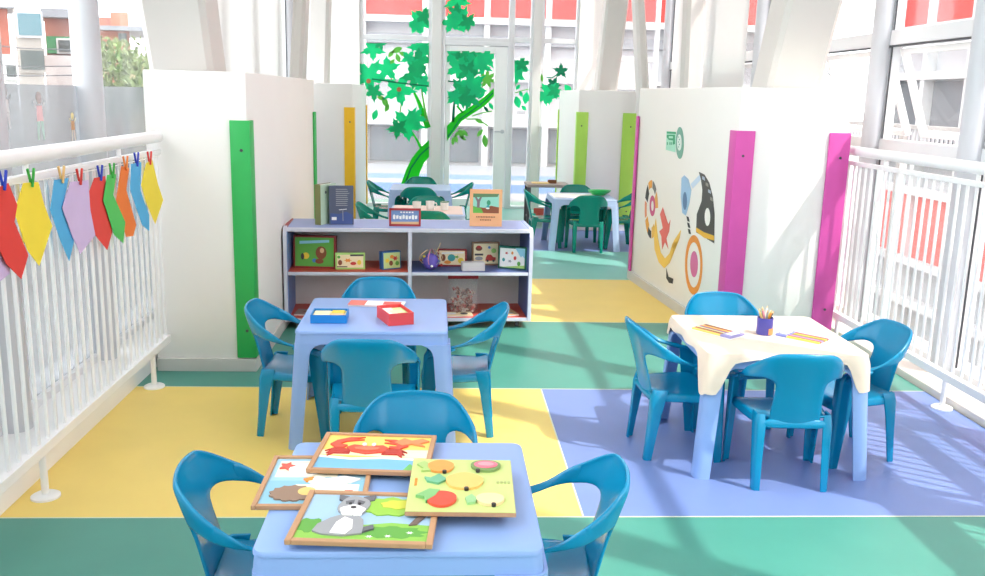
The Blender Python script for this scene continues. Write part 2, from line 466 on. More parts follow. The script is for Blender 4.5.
# ============================================================ RAILINGS
def railing(label, x, y0, y1, zt, zb, sp, feet, zled, side):
    t = thing('railing', label, 'railing', (x, (y0 + y1) / 2, 0))
    yc = (y0 + y1) / 2
    MB().tube([(0, y0 - yc, zt), (0, y1 - yc, zt)], .029, 16).build('handrail', WHITE, t, True)
    MB().bx(-.016, .016, y0 - yc, y1 - yc, zt - .085, zt - .06, .003).build('upper_bar', WHITE, t)
    MB().bx(-.018, .018, y0 - yc, y1 - yc, zb - .02, zb + .02, .003).build('lower_bar', WHITE, t)
    n = int((y1 - y0 - .04) / sp)
    for k in range(n + 1):
        yy = y0 + .02 + k * sp - yc
        MB().cyl((0, yy, zb + .018), (0, yy, zt - .062), .0078, None, 8).build('baluster', WHITE, t, True)
        if k % 12 == 6: MB().cyl((0, yy, zt - .06), (0, yy, zt - .02), .01, None, 8).build('bracket', WHITE, t)
    for fy in feet:
        p = MB().cyl((0, fy - yc, .012), (0, fy - yc, zb - .018), .013, None, 12).build('foot_post', WHITE, t, True)
        MB().lathe([(.05, 0), (.05, .007), (.042, .012), (.016, .014)], (0, fy - yc, 0), 24).build('flange', WHITE, p, True)
    return t
railing('white metal railing along the left window, hung with paper shapes', -1.41, .9, 4.62, 1.212, .185, .075, (1.86, 3.116, 4.372), .1, -1)
railing('white metal railing along the right side below the open windows', 2.466, .9, 5.46, 1.178, .165, .075, (1.62, 2.87, 4.12, 5.36), .03, 1)

# paper bunting on the left railing
SX = -1.372
cord = MB().tube([atX(-60, 197, SX), atX(5, 185.5, SX), atX(60, 176.5, SX), atX(110, 167, SX), atX(160, 155.5, SX)], .0022, 6).build('hanging_string', PAPER)
tag(cord, 'thin white string along the left railing holding the paper shapes', 'string')
BUN = [
    ('lilac', (206, 186, 226), 'lilac paper shape at the left edge, peeping out behind the big red one', [(-22, 190), (-6, 188), (0, 240), (10, 262), (9, 274), (0, 281), (-14, 262), (-26, 225)], 0, (90, 60, 150)),
    ('red', (226, 62, 54), 'big red paper shape at the left end of the string under a blue peg', [(-3, 188), (8, 183), (17, 205), (14, 222), (28, 255), (21, 279), (6, 264), (-6, 240), (-8, 208)], 2, (30, 64, 190)),
    ('yellow', (245, 222, 60), 'large yellow paper shape beside the red one under a green peg', [(23, 183), (38, 182), (44, 205), (52, 226), (39, 266), (27, 250), (14, 212)], 1, (52, 170, 60)),
    ('blue', (82, 176, 226), 'sky blue paper shape under a tan peg, between yellow and lilac', [(54, 180), (68, 178), (63, 205), (74, 240), (69, 261), (60, 240), (50, 210)], 1, (226, 186, 120)),
    ('lilac', (208, 188, 228), 'pale lilac paper shape under a red peg', [(70, 182), (88, 180), (90, 210), (95, 235), (80, 254), (72, 236), (62, 208)], 2, (214, 54, 44)),
    ('red', (226, 66, 58), 'red paper shape in the middle of the string ', [(94, 178), (105, 176), (108, 200), (112, 232), (107, 250), (95, 235), (84, 205)], 1, (36, 62, 180)),
    ('green', (80, 196, 92), 'only green paper shape on the string', [(107, 175), (116, 174), (113, 195), (125, 222), (123, 243), (114, 235), (103, 200)], 2, (60, 176, 66)),
    ('orange', (238, 124, 48), 'only orange paper shape on the string', [(121, 166), (129, 168), (126, 190), (136, 225), (133, 236), (126, 237), (116, 200)], 1, (236, 140, 60)),
    ('blue', (82, 176, 226), 'narrow sky blue paper shape right of the orange one', [(131, 164), (141, 162), (140, 190), (149, 215), (149, 231), (142, 225), (130, 190)], 2, (30, 64, 190)),
    ('yellow', (245, 222, 60), 'small yellow paper shape at the right end of the string by the partition', [(146, 163), (152, 160), (158, 185), (163, 200), (155, 224), (147, 205), (141, 185)], 1, (224, 50, 44)),
]
for k, (cn, c, lab, poly, lay, pc) in enumerate(BUN):
    px = SX + .006 + .006 * lay
    o = MB().prism([atX(u, v, px) for u, v in poly], (1, 0, 0), .0015).build('paper_shape', P('paper_%s_%d' % (cn, k), c, .7))
    tag(o, lab, 'paper decoration', 'paper shapes on the railing')
    tx = (poly[0][0] + poly[1][0]) / 2; ty = (poly[0][1] + poly[1][1]) / 2
    c0 = atX(tx, ty, px)
    pg = MB()
    for s in (-1, 1): pg.box(c0 + Vector((.004 + .0045 * s, s * .003, .016)), (.007, .008, .064), (-s * R(20), 0, 0), .001)
    q = pg.build('clothes_peg', P('peg_%d' % k, pc))
    tag(q, '%s peg of the %s' % ({0: 'purple', 1: 'dark blue', 2: 'green', 3: 'tan', 4: 'red', 5: 'dark blue', 6: 'green', 7: 'orange', 8: 'dark blue', 9: 'red'}[k], lab.split(' under ')[0].split(' by ')[0].split(',')[0]), 'clothes peg', 'clothes pegs on the string')
# small faint figure stickers on the frosted panes
def figure_sticker(label, u, v, s, cols):
    t0 = atX(u, v, X_L + .0055)
    t = thing('window_sticker', label, 'sticker', t0, 0, 'figure stickers on the frosted panes')
    k = s * .0052
    def disc(cy, cz, r, n=12, sq=1): return [(0, cy + r * math.cos(2 * PI * i / n), cz + sq * r * math.sin(2 * PI * i / n)) for i in range(n)]
    MB().prism([tuple(Vector(p) * k) for p in disc(0, 13, 4)], (1, 0, 0), .001).build('head', P('stick_h' + str(cols[0]), cols[0], .7), t)
    MB().prism([tuple(Vector(p) * k) for p in [(0, -4, 8), (0, 4, 8), (0, 5, -2), (0, -5, -2)]], (1, 0, 0), .001).build('shirt', P('stick_s' + str(cols[1]), cols[1], .7), t)
    for sg in (-1, 1):
        MB().prism([tuple(Vector(p) * k) for p in [(0, sg * .6, -2.2), (0, sg * 4.5, -2.2), (0, sg * 5.5, -14), (0, sg * 3, -14)]], (1, 0, 0), .001).build('leg', P('stick_l' + str(cols[2]), cols[2], .7), t)
        MB().prism([tuple(Vector(p) * k) for p in [(0, sg * 4.2, 8), (0, sg * 4.4, 5.5), (0, sg * 9, 9.5), (0, sg * 8.6, 11.5)]], (1, 0, 0), .001).build('arm', P('stick_a' + str(cols[3]), cols[3], .7), t)
figure_sticker('faint white and grey figure sticker at the far left of the frosted pane', 6, 110, 1.0, [(186, 188, 190), (226, 228, 230), (214, 218, 220), (176, 180, 184)])
figure_sticker('faint pink and green figure sticker in the middle of the frosted pane', 40, 118, 1.25, [(196, 186, 186), (240, 206, 210), (196, 222, 214), (206, 208, 212)])
figure_sticker('small yellow and tan figure sticker beside the grey window post', 73, 128, .8, [(238, 226, 170), (206, 160, 120), (222, 214, 206), (226, 220, 190)])

# ============================================================ CHAIRS
def make_chair(label, m, group):
    t = thing('armchair', label, 'chair', (0, 0, 0), 0, group)
    def lerp(tab, x):
        for (x0, y0), (x1, y1) in zip(tab[:-1], tab[1:]):
            if x <= x1: return y0 + (y1 - y0) * (x - x0) / (x1 - x0)
        return tab[-1][1]
    # seat: dished sheet with a rolled front lip
    rows = []
    for y, hw, dz in ((-.135, .128, .012), (-.11, .132, .002), (-.05, .145, -.006), (.03, .158, -.008), (.10, .168, -.002), (.14, .170, .002), (.157, .168, -.012), (.160, .164, -.035)):
        rows.append([(hw * u, y - (.012 * u * u if y > .12 else 0), .272 + dz + .014 * u * u * (1 if y < .13 else 0)) for u in (-1, -.8, -.4, 0, .4, .8, 1)])
    s = MB(); s.grid(rows)
    for sg in (-1, 1):      # side skirts
        s.grid([[(sg * hw, y, .285), (sg * (hw + .004), y, .25)] for y, hw in ((-.135, .128), (-.05, .145), (.05, .160), (.14, .169))])
    s.grid([[(x, -.137, .284), (x, -.142, .245)] for x in (-.128, -.06, 0, .06, .128)])
    s.build('seat', m, t, True, solid=.009, sub=1)
    # back: straight splat under a broad head band whose wings wrap forward into the arms
    def lean(z): return lerp([(.24, -.132), (.40, -.170), (.50, -.203), (.57, -.226)], z)
    def wrap(x): return lerp([(0, 0), (.06, .004), (.10, .012), (.13, .026), (.158, .050), (.176, .076), (.19, .105)], abs(x))
    def ztop(x): return lerp([(0, .560), (.06, .559), (.10, .555), (.13, .541), (.158, .515), (.176, .490), (.19, .472)], abs(x))
    def zbot(x): return lerp([(0, .425), (.096, .425), (.106, .438), (.13, .449), (.158, .446), (.176, .436), (.19, .428)], abs(x))
    xs = [-.186, -.176, -.158, -.13, -.106, -.096, -.05, 0, .05, .096, .106, .13, .158, .176, .186]
    bk = MB()
    rows = []
    for v in (0, .3, .65, .9, 1):
        rows.append([(x * .96, lean(zbot(x) + v * (ztop(x) - zbot(x))) + wrap(x) + (.010 if v == 1 else 0), zbot(x) + v * (ztop(x) - zbot(x))) for x in xs])
    bk.grid(rows)
    bk.grid([[(x * .96 * (1 + .10 * (.425 - z) / .175), lean(z) + wrap(x), z) for x in (-.096, -.05, 0, .05, .096)] for z in (.245, .28, .33, .38, .425)])
    bmesh.ops.remove_doubles(bk.bm, verts=bk.bm.verts, dist=.0005)
    bk.build('backrest', m, t, True, solid=.011, sub=1)
    for sg in (-1, 1):
        A, M_, B = [], [], []
        for x in (.170, .178, .186):
            for T, z in ((A, ztop(x)), (M_, (ztop(x) + zbot(x)) / 2), (B, zbot(x))): T.append((x, lean(z) + wrap(x) + (.010 if T is A else 0), z))
        A += [(.190, -.066, .460), (.193, -.035, .436), (.194, .005, .417), (.193, .05, .405), (.191, .10, .394), (.188, .130, .372)]
        M_ += [(.188, -.060, .440), (.185, -.030, .425), (.179, .005, .415), (.175, .05, .407), (.172, .105, .396), (.172, .142, .374)]
        B += [(.185, -.054, .424), (.175, -.026, .417), (.162, .005, .410), (.154, .05, .403), (.150, .105, .392), (.152, .140, .370)]
        a = MB(); a.grid([[(sg * p[0] * .96, p[1], p[2]) for p in (x, y, z)] for x, y, z in zip(A, M_, B)])
        a.grid([[(sg * x * .96, y, z), (sg * (x * .96 + .003), y, z - .018)] for x, y, z in A[5:]])
        a.build('armrest', m, t, True, solid=.0118, sub=1)
    # legs: angle section, tapering to the floor
    for sg in (-1, 1):
        rows = []
        for z, xi, xo, yf, yb_ in ((.395, .146, .190, .128, .070), (.37, .146, .192, .143, .075), (.30, .147, .193, .147, .082), (.20, .151, .193, .150, .096), (.10, .156, .193, .153, .110), (0, .161, .193, .156, .122)):
            xo *= .96; xi *= .96; rows.append([(sg * xi, yf, z), (sg * (xo - .008), yf + .001, z), (sg * xo, yf - .008, z), (sg * (xo + .001), yb_, z)])
        l = MB(); l.grid(rows); l.build('leg', m, t, True, solid=.009, offset=-1, bev=.002)
        rows = []
        for z, xi, xo, yr, yf_ in ((.30, .112, .142, -.132, -.075), (.26, .108, .146, -.142, -.085), (.20, .110, .146, -.145, -.098), (.10, .113, .146, -.151, -.115), (0, .116, .145, -.160, -.130)):
            rows.append([(sg * xi, yr - .001, z), (sg * (xo - .008), yr - .001, z), (sg * xo, yr + .008, z), (sg * (xo + .001), yf_, z)])
        l = MB(); l.grid(rows); l.build('leg', m, t, True, solid=.009, offset=-1, bev=.002)
    return t
G1, G2, G3 = 'blue chairs at the front table', 'blue chairs at the middle table', 'blue chairs at the cloth covered table'
ch = make_chair('blue plastic armchair at the far side of the front puzzle table', BLUE, G1)
ch.location = (-.072, 2.46, 0); ch.rotation_euler.z = PI
dup(ch, (-.415, 2.11, 0), R(-88), 'blue plastic armchair at the left end of the front puzzle table', G1)
dup(ch, (.252, 2.10, 0), R(87), 'blue plastic armchair at the right end of the front puzzle table', G1)
dup(ch, (-.30, 4.235, 0), R(181), 'blue plastic armchair between the middle table and the low shelf', G2)
dup(ch, (-.272, 3.475, 0), R(-2), 'blue plastic armchair seen from behind at the near side of the middle table', G2)
dup(ch, (-.615, 3.85, 0), R(-92), 'blue plastic armchair on the left of the middle table by the green strip', G2)
dup(ch, (.08, 3.855, 0), R(88), 'blue plastic armchair on the right of the middle table', G2)
dup(ch, (1.32, 3.975, 0), R(180), 'bright blue plastic armchair behind the cloth covered table by the magenta strip', G3)
dup(ch, (1.347, 3.32, 0), R(-3), 'blue plastic armchair seen from behind at the near side of the cloth covered table', G3)
dup(ch, (.99, 3.61, 0), R(-86), 'blue plastic armchair on the left of the cloth covered table', G3)
dup(ch, (1.715, 3.575, 0), R(97), 'blue plastic armchair on the right of the cloth covered table by the railing', G3)
gc = make_chair('dark green plastic armchair seen from behind at the far right table', GREEN, 'green chairs at the far right table')
gc.location = (1.395, 8.655, 0)
H1, H2, H3 = 'green chairs at the far right table', 'green chairs at the far left table', 'green chairs around the table behind the shelf'
dup(gc, (1.40, 9.30, 0), PI, 'green plastic armchair at the back of the far right table before the lime strips', H1)
dup(gc, (1.02, 8.93, 0), R(-90), 'green plastic armchair left of the far right table, beside the dark stand', H1)
dup(gc, (1.75, 8.93, 0), R(90), 'green plastic armchair right of the far right table, half behind the magenta edge', H1)
dup(gc, (-.235, 9.14, 0), R(0), 'green plastic armchair at the near side of the far left table', H2)
dup(gc, (-.235, 9.89, 0), PI, 'green plastic armchair at the back of the far left table below the tree trunk', H2)
dup(gc, (-.57, 9.52, 0), R(-90), 'green plastic armchair at the left end of the far left table', H2)
dup(gc, (.11, 9.52, 0), R(90), 'green plastic armchair at the right end of the far left table', H2)
dup(gc, (-.11, 7.30, 0), R(0), 'green plastic armchair just behind the low shelf, only its back top showing', H3)
dup(gc, (-.13, 7.95, 0), PI, 'green plastic armchair at the far side of the table behind the shelf', H3)
dup(gc, (-.50, 7.58, 0), R(-90), 'green plastic armchair at the left end of the table behind the shelf', H3)
dup(gc, (.28, 7.58, 0), R(90), 'green plastic armchair right of the table behind the shelf by the orange book', H3)

# ============================================================ TABLES
def make_table(label, m, group=None):
    t = thing('kids_table', label, 'table', (0, 0, 0), 0, group)
    hw, rc, H = .312, .028, .5
    def outline(h, r, n=5):
        out = []
        for cx, cy, a0 in ((h - r, h - r, 0), (-h + r, h - r, 90), (-h + r, -h + r, 180), (h - r, -h + r, 270)):
            for i in range(n + 1):
                a = R(a0 + 90 * i / n); out.append((cx + r * math.cos(a), cy + r * math.sin(a)))
        return out
    tp = MB()
    rings = []
    for h, r, z in ((.300, .02, H - .014), (hw, rc, H - .014), (hw, rc, H - .007), (hw - .003, rc - .002, H - .002), (hw - .009, rc - .004, H)):
        rings.append([tp.bm.verts.new((x, y, z)) for x, y in outline(h, r)])
    tp.loft(rings); tp.build('tabletop', m, t, True)
    ap = MB()
    ap.grid([[(x, y, z) for x, y in outline(hw - .002 + dx, rc)] for z, dx in ((H - .0135, -.002), (H - .03, .001), (H - .056, .003))], True)
    ap.build('apron', m, t, True, solid=.008, offset=-1)
    for sx in (-1, 1):
        for sy in (-1, 1):
            rows = []
            for z in (.446, .435, .425, .412, .395, .37, .3, .2, .1, 0):
                sp = .002 + .030 * (1 - z / .45)               # splay outwards
                w = .066 - .008 * (1 - z / .45)
                if z > .394: w += .055 * (1 - math.sqrt(max(0, 1 - ((z - .394) / .053) ** 2)))
                e = hw + sp
                r = []
                for k in range(3): r.append((sx * (e - w + k * (w - rc) / 3), sy * e, z))
                for k in range(5):
                    a = R(90 - 90 * k / 4); r.append((sx * (e - rc + rc * math.cos(a)), sy * (e - rc + rc * math.sin(a)), z))
                for k in range(1, 4): r.append((sx * e, sy * (e - rc - k * (w - rc) / 3), z))
                rows.append(r)
            l = MB(); l.grid(rows); l.build('leg', m, t, True, solid=.008, offset=-1 if sx * sy > 0 else 1)
    return t
tb = make_table('periwinkle blue plastic table in front carrying four picture puzzles', PERI, 'blue plastic tables')
tb.location = (-.082, 2.085, 0)
dup(tb, (-.283, 3.905, 0), R(.5), 'periwinkle blue plastic table in the middle with a red and a blue box on it', 'blue plastic tables')
dup(tb, (1.347, 3.61, 0), R(-.5), 'periwinkle blue plastic table under a cream paper cloth on the right', 'blue plastic tables')
pt = make_table('pale blue plastic table at the far right with green chairs around', PALEP, 'pale tables at the back')
pt.location = (1.375, 8.93, 0)
dup(pt, (-.225, 9.52, 0), 0, 'pale blue plastic table at the far left before the tree window', 'pale tables at the back')
dup(pt, (-.12, 7.60, 0), 0, 'pale table just behind the low shelf with small cups on it', 'pale tables at the back')

# cream paper cloth on the right table
def cloth(label, cx, cy, hw, base, corner, m):
    per = []
    N = 160
    rc = .03
    for i in range(N):
        s = i / N * 4; k = int(s); f = s - k
        a = -hw + 2 * hw * f
        p = [(a, -hw), (hw, a), (-a, hw), (-hw, -a)][k]
        dd = min(f, 1 - f) * 2 * hw
        x, y = p
        ax, ay = abs(x) - (hw - rc), abs(y) - (hw - rc)
        if ax > 0 and ay > 0:
            l = math.hypot(ax, ay)
            q = rc / max(l, rc) if l > 0 else 1
            x = math.copysign(hw - rc + ax * q, x); y = math.copysign(hw - rc + ay * q, y)
        ck = k if f < .5 else (k + 1) % 4
        q = min(1, max(0, (.115 - dd) / .075)); drop = base + .010 * math.sin(i * .35) * math.sin(i * .11) + corner[ck] * q * q * (3 - 2 * q)
        per.append((x, y, drop))
    cb = MB()
    rings = []
    cv = []
    for sc in (.02, .5, .97): rings.append([cb.bm.verts.new((x * sc, y * sc, .5035)) for x, y, dz in per])
    rings.append([cb.bm.verts.new((x * 1.008, y * 1.008, .5020)) for x, y, dz in per])
    for t in (.25, .5, .75, 1):
        rings.append([cb.bm.verts.new((x * (1.028 + .03 * t + .010 * t * math.sin(i * .45)), y * (1.028 + .03 * t + .010 * t * math.sin(i * .45)), .4975 - dz * t)) for i, (x, y, dz) in enumerate(per)])
    cb.loft(rings, False)
    cb.bm.faces.new(rings[0])
    o = cb.build('tablecloth', m, None, True, solid=.0015, offset=1)
    o.location = (cx, cy, 0); o.rotation_euler.z = R(-.5)
    return tag(o, label, 'tablecloth')
CLOTH = mat('cream_paper_cloth', (232, 214, 196), .75, .04, 5, .15, 14)
cloth('cream paper cloth draped over the right table with corners hanging down', 1.347, 3.61, .314, .022, [.13, .125, .05, .06], CLOTH)

# ============================================================ LOW SHELF UNIT
SHX, SHY, SHR = -.195, 5.56, R(3.2)
sh = thing('low_bookcase', 'low white and blue two bay bookcase with red shelves by the left partition', 'bookcase', (SHX, SHY, 0), SHR)
SW, SD, SHH = .77, .42, .64
BLUEL = P('blue_laminate', (112, 138, 196)); PALEB = P('pale_blue_laminate', (150, 166, 212)); REDL = P('red_laminate', (214, 88, 72)); DKB = P('dark_blue_laminate', (86, 104, 160)); MAROON = P('maroon_laminate', (150, 40, 44)); BACKW = P('off_white_back_board', (226, 222, 218))
EDGE = P('lavender_white_edging', (212, 212, 226))
def side_panel(x0, x1, mats):
    b = MB()
    pr = [(0, .05), (0, .585), (.012, .612), (.03, .630), (.055, .638), (SD, .638), (SD, .05)]
    b.prism([(x0, y, z) for y, z in pr], (1, 0, 0), x1 - x0)
    b.m = 1
    pe = [(-.004, .048), (-.004, .587), (.009, .617), (.028, .635), (.055, .643), (.055, .638), (.03, .630), (.012, .612), (0, .585), (0, .048)]
    b.prism([(x0, y, z) for y, z in pe], (1, 0, 0), x1 - x0)
    return b.build('side_panel', mats, sh)
side_panel(-SW, -SW + .022, [MAROON, EDGE])
MB().bx(-SW + .022, -SW + .026, .004, SD - .012, .07, .61).build('lining', BLUEL, sh)
side_panel(SW - .022, SW, [PALEB, EDGE])
MB().bx(SW - .026, SW - .022, .004, SD - .012, .07, .61).build('lining', DKB, sh)
def board(name, x0, x1, z0, z1, m, edge=EDGE):
    b = MB(); b.bx(x0, x1, .004, SD - .012, z0, z1); b.m = 1; b.bx(x0, x1, -.004, .004, z0 - .001, z1 + .001, .001)
    return b.build(name, [m, edge], sh)
b = MB(); b.bx(-SW + .026, SW - .026, .03, SD - .012, .618, .638); b.m = 1; b.bx(-SW + .022, SW - .022, .004, .03, .612, .636, .004)
b.build('top_board', [PALEB, EDGE], sh)
board('shelf_board', -SW + .026, -.011, .345, .363, REDL)
board('shelf_board', .011, SW - .026, .345, .363, DKB)
board('bottom_board', -SW + .026, SW - .026, .05, .07, REDL)
board('divider', -.011, .011, .072, .618, EDGE)
MB().bx(-SW + .022, SW - .022, SD - .012, SD, .05, .638).build('back_board', BACKW, sh)
for x in (-SW + .08, SW - .08):
    for y in (.06, SD - .06):
        c = MB().bx(x - .02, x + .02, y - .012, y + .012, .035, .05).build('caster', GASK, sh)
        MB().cyl((x - .012, y, .02), (x + .012, y, .02), .02, None, 16).build('wheel', DGREY, c, True)
SHM = Matrix.Translation((SHX, SHY, 0)) @ Matrix.Rotation(SHR, 4, 'Z')
def onshelf(x, y, z): return SHM @ Vector((x, y, z))

def sq(u0, v0, u1, v1): return [(u0, v0), (u1, v0), (u1, v1), (u0, v1)]
def ell(cu, cv, ru, rv, n=18, a0=0): return [(cu + ru * math.cos(2 * PI * i / n + a0), cv + rv * math.sin(2 * PI * i / n + a0)) for i in range(n)]
def star(cu, cv, r, n=5, inn=.45, a0=0, sv=1): return [(cu + (r if i % 2 == 0 else r * inn) * math.cos(PI * i / n + a0), cv + sv * (r if i % 2 == 0 else r * inn) * math.sin(PI * i / n + a0)) for i in range(2 * n)]
def picture(parent, w, h, o, ux, uy, un, items, th=.0012):
    """flat printed shapes on a face: o corner, ux / uy face axes, un outward"""
    o, ux, uy, un = Vector(o), Vector(ux), Vector(uy), Vector(un)
    for k, it in enumerate(items):
        nm, poly, m = it[:3]
        h_ = it[3] if len(it) > 3 else th
        b = MB(); base = it[4] if len(it) > 4 else .0002 * 1
        b.prism([o + ux * (p[0] * w) + uy * (p[1] * h) + un * base for p in poly], un, h_ + k * .00012)
        b.build(nm, m, parent)
def game_box(name, label, cat, x, y, z, rz, w, h, d, shell, face, items, tilt=0, group=None):
    """an upright box: front face w x h towards -Y, depth d"""
    p = onshelf(x, y, z)
    t = thing(name, label, cat, p, SHR + rz, group)
    Mt = Matrix.Rotation(-tilt, 4, 'X')
    b = MB(); b.box(Mt @ Vector((0, d / 2, h / 2)), (w, d, h), Mt.to_3x3(), .003); b.build('box', shell, t)
    e = .012 if w > .15 else .008
    ux = Vector((1, 0, 0)); uy = (Mt @ Vector((0, 0, 1))).normalized(); un = (Mt @ Vector((0, -1, 0))).normalized()
    o = Mt @ Vector((-w / 2, 0, 0))
    b = MB(); b.prism([o + ux * a + uy * c for a, c in ((e, e), (w - e, e), (w - e, h - e), (e, h - e))], un, .001); b.build('cover', face, t)
    picture(t, w, h, o, ux, uy, un, items)
    return t
pal = {k: P('print_' + k, c) for k, c in dict(red=(206, 60, 52), blue=(72, 132, 200), yel=(244, 214, 70), grn=(98, 178, 72), brn=(140, 78, 48), wht=(248, 247, 242), ora=(240, 150, 60), tan=(226, 190, 140), teal=(58, 160, 160), gry=(160, 160, 165), drk=(66, 60, 62), pnk=(236, 150, 160), aqua=(150, 212, 232), lgr=(176, 220, 120), pur=(110, 92, 186), lime=(206, 226, 150), crm=(250, 232, 190)).items()}
GB = 'game boxes on the bookcase'
game_box('game_box', 'green fronted red game box on the upper left shelf', 'box', -.595, .13, .363, R(-6), .265, .205, .06, MAROON, pal['grn'],
         [('title', [(.15, .74), (.85, .80), (.85, .88), (.15, .83)], pal['aqua']), ('print', ell(.66, .48, .13, .2), pal['brn']), ('print', ell(.68, .55, .05, .08), pal['tan']), ('print', ell(.3, .38, .08, .1), pal['yel']), ('print', ell(.22, .36, .04, .1), pal['drk']), ('print', ell(.5, .24, .05, .06), pal['blue']), ('print', ell(.62, .22, .1, .08), pal['brn'])], R(4), GB)
game_box('game_box', 'small white and yellow animal puzzle box standing right of the green box', 'box', -.37, .09, .363, R(4), .185, .105, .035, pal['lgr'], pal['crm'],
         [('title', [(.5, .8), (.95, .8), (.95, .9), (.5, .9)], pal['drk']), ('print', ell(.16, .42, .07, .16), pal['brn']), ('print', star(.42, .55, .14, 6, .5), pal['ora']), ('print', ell(.6, .36, .1, .1), pal['red']), ('print', ell(.8, .42, .07, .15), pal['yel']), ('print', [(.05, .14), (.4, .14), (.4, .2), (.05, .2)], pal['drk']), ('print', ell(.12, .75, .05, .09), pal['grn'])], R(5), GB)
game_box('game_box', 'small blue puzzle box turned sideways on the upper left shelf', 'box', -.11, .10, .363, R(26), .13, .115, .05, P('blue_card', (40, 104, 170)), pal['lime'],
         [('print', star(.25, .5, .16, 6, .5), pal['yel']), ('print', ell(.45, .35, .1, .14), pal['brn']), ('print', star(.68, .6, .16, 6, .5), pal['red']), ('print', ell(.78, .32, .1, .12), pal['grn']), ('print', ell(.5, .7, .1, .1), pal['ora'])], R(3), GB)
game_box('game_box', 'maroon edged puzzle box behind the purple ball', 'box', .275, .20, .363, R(-3), .19, .115, .035, MAROON, pal['crm'],
         [('print', [(.15, .7), (.9, .76), (.9, .84), (.15, .8)], pal['wht']), ('print', ell(.48, .5, .13, .2), pal['teal']), ('print', ell(.8, .35, .1, .16), pal['yel']), ('print', ell(.2, .5, .08, .2), pal['brn']), ('print', ell(.35, .25, .12, .1), pal['ora']), ('print', star(.66, .55, .1, 5), pal['grn'])], R(4), GB)
game_box('picture_puzzle', 'tan framed picture puzzle with a red car leaning on the back board', 'puzzle', .50, .245, .363, R(3), .185, .155, .02, mat('dark_tan_frame', (150, 110, 80), .5), pal['crm'],
         [('print', ell(.25, .72, .12, .1), pal['brn']), ('print', ell(.25, .78, .08, .06), pal['red']), ('print', ell(.62, .76, .05, .06), pal['blue']), ('print', [(.48, .2), (.84, .2), (.86, .34), (.76, .36), (.68, .46), (.56, .46), (.5, .34)], pal['red']), ('print', ell(.56, .2, .04, .05), pal['drk']), ('print', ell(.77, .2, .04, .05), pal['drk']), ('print', [(.1, .42), (.4, .42), (.4, .5), (.1, .5)], pal['drk']), ('print', ell(.25, .3, .14, .08), pal['gry']), ('print', ell(.78, .62, .09, .1), pal['lgr'])], R(6), GB)
game_box('game_box', 'dark green puzzle box with a white snowy picture at the right end of the shelf', 'box', .655, .12, .363, R(-24), .19, .145, .05, P('dark_green_card', (10, 104, 84)), pal['wht'],
         [('print', [(.6, .95), (.94, .95), (.94, .5), (.86, .62), (.8, .55), (.7, .75)], pal['aqua']), ('print', star(.3, .7, .07, 5), pal['red']), ('print', star(.42, .35, .08, 6), pal['gry']), ('print', ell(.6, .5, .05, .09), pal['red']), ('print', ell(.74, .26, .06, .1), pal['grn']), ('print', [(.06, .06), (.94, .06), (.94, .2)], pal['lgr']), ('print', ell(.2, .4, .05, .08), pal['teal']), ('print', ell(.5, .72, .04, .07), pal['ora'])], R(3), GB)
# white little carton
o = MB().box((0, 0, .0275), (.145, .07, .055), None, .004).build('small_carton', P('carton_grey', (214, 208, 208)))
o.location = onshelf(.40, .075, .363); o.rotation_euler.z = SHR + R(4); tag(o, 'small pale carton lying in front of the car puzzle', 'box')
# purple ball of beads with wire loops
t = thing('bead_toy', 'purple ball with wire loops and beads at the left of the upper right shelf', 'toy', onshelf(.135, .10, .363))
bl = MB(); bl.lathe([(.01, .002), (.035, .012), (.05, .035), (.052, .055), (.04, .085), (.02, .1), (.004, .104)], (0, 0, 0), 20); bl.build('ball', pal['pur'], t, True)
for k in range(6):
    a = k * PI / 3 + .3
    pts = [(math.cos(a) * (.02 + .055 * math.sin(PI * q / 8)), math.sin(a) * (.02 + .055 * math.sin(PI * q / 8)), .02 + .11 * q / 8) for q in range(9)]
    MB().tube(pts, .0028, 6).build('wire_loop', [pal['tan'], pal['pnk'], pal['gry']][k % 3], t, True)
for k in range(8):
    a = k * .8
    MB().lathe([(.002, -.008), (.008, -.004), (.008, .004), (.002, .008)], (.066 * math.cos(a), .05 * math.sin(a), .03 + .03 * (k % 3)), 10).build('bead', [pal['red'], pal['yel'], pal['wht'], pal['blue']][k % 4], t, True)
MB().tube([(.02, -.02, .1), (.045, -.03, .14), (.06, -.02, .175)], .003, 6).build('stem', pal['tan'], t, True)
# hanging bag of small pieces
t = thing('bag_of_pieces', 'clear bag of small brown pieces with a red header standing on the bottom shelf', 'bag', onshelf(.345, .14, .07), SHR)
CLEAR = glass('clear_plastic_bag', .14)
bg = MB()
rings = []
for z, w, d_ in ((0, .075, .03), (.03, .092, .042), (.09, .096, .042), (.15, .092, .03), (.195, .09, .008), (.235, .09, .003)):
    rings.append([bg.bm.verts.new((w * math.cos(a) * (1 + .04 * math.sin(5 * a + z * 40)), d_ * math.sin(a), z)) for a in [2 * PI * i / 24 for i in range(24)]])
bg.loft(rings); bg.build('bag', CLEAR, t, True)
MB().bx(-.098, .098, -.006, .006, .225, .262, .002).build('header', P('header_red', (168, 26, 40)), t)
pc = [P('pieces_a', (150, 100, 84)), P('pieces_b', (196, 160, 146)), P('pieces_c', (112, 72, 62)), P('pieces_d', (214, 196, 186)), P('pieces_e', (176, 84, 76))]
pcs = MB()
for k in range(150):
    a = random.uniform(0, 2 * PI); rr = math.sqrt(random.random()); z = random.uniform(.012, .165)
    pcs.m = random.randrange(5)
    w = .078 * (1 - max(0, z - .12) * 4)
    pcs.box((w * rr * math.cos(a), .026 * rr * math.sin(a), z), (.022, .012, .012), (random.uniform(0, 3), random.uniform(0, 3), random.uniform(0, 3)), .002, 1)
o = pcs.build('pieces', pc, t); o['kind'] = 'stuff'
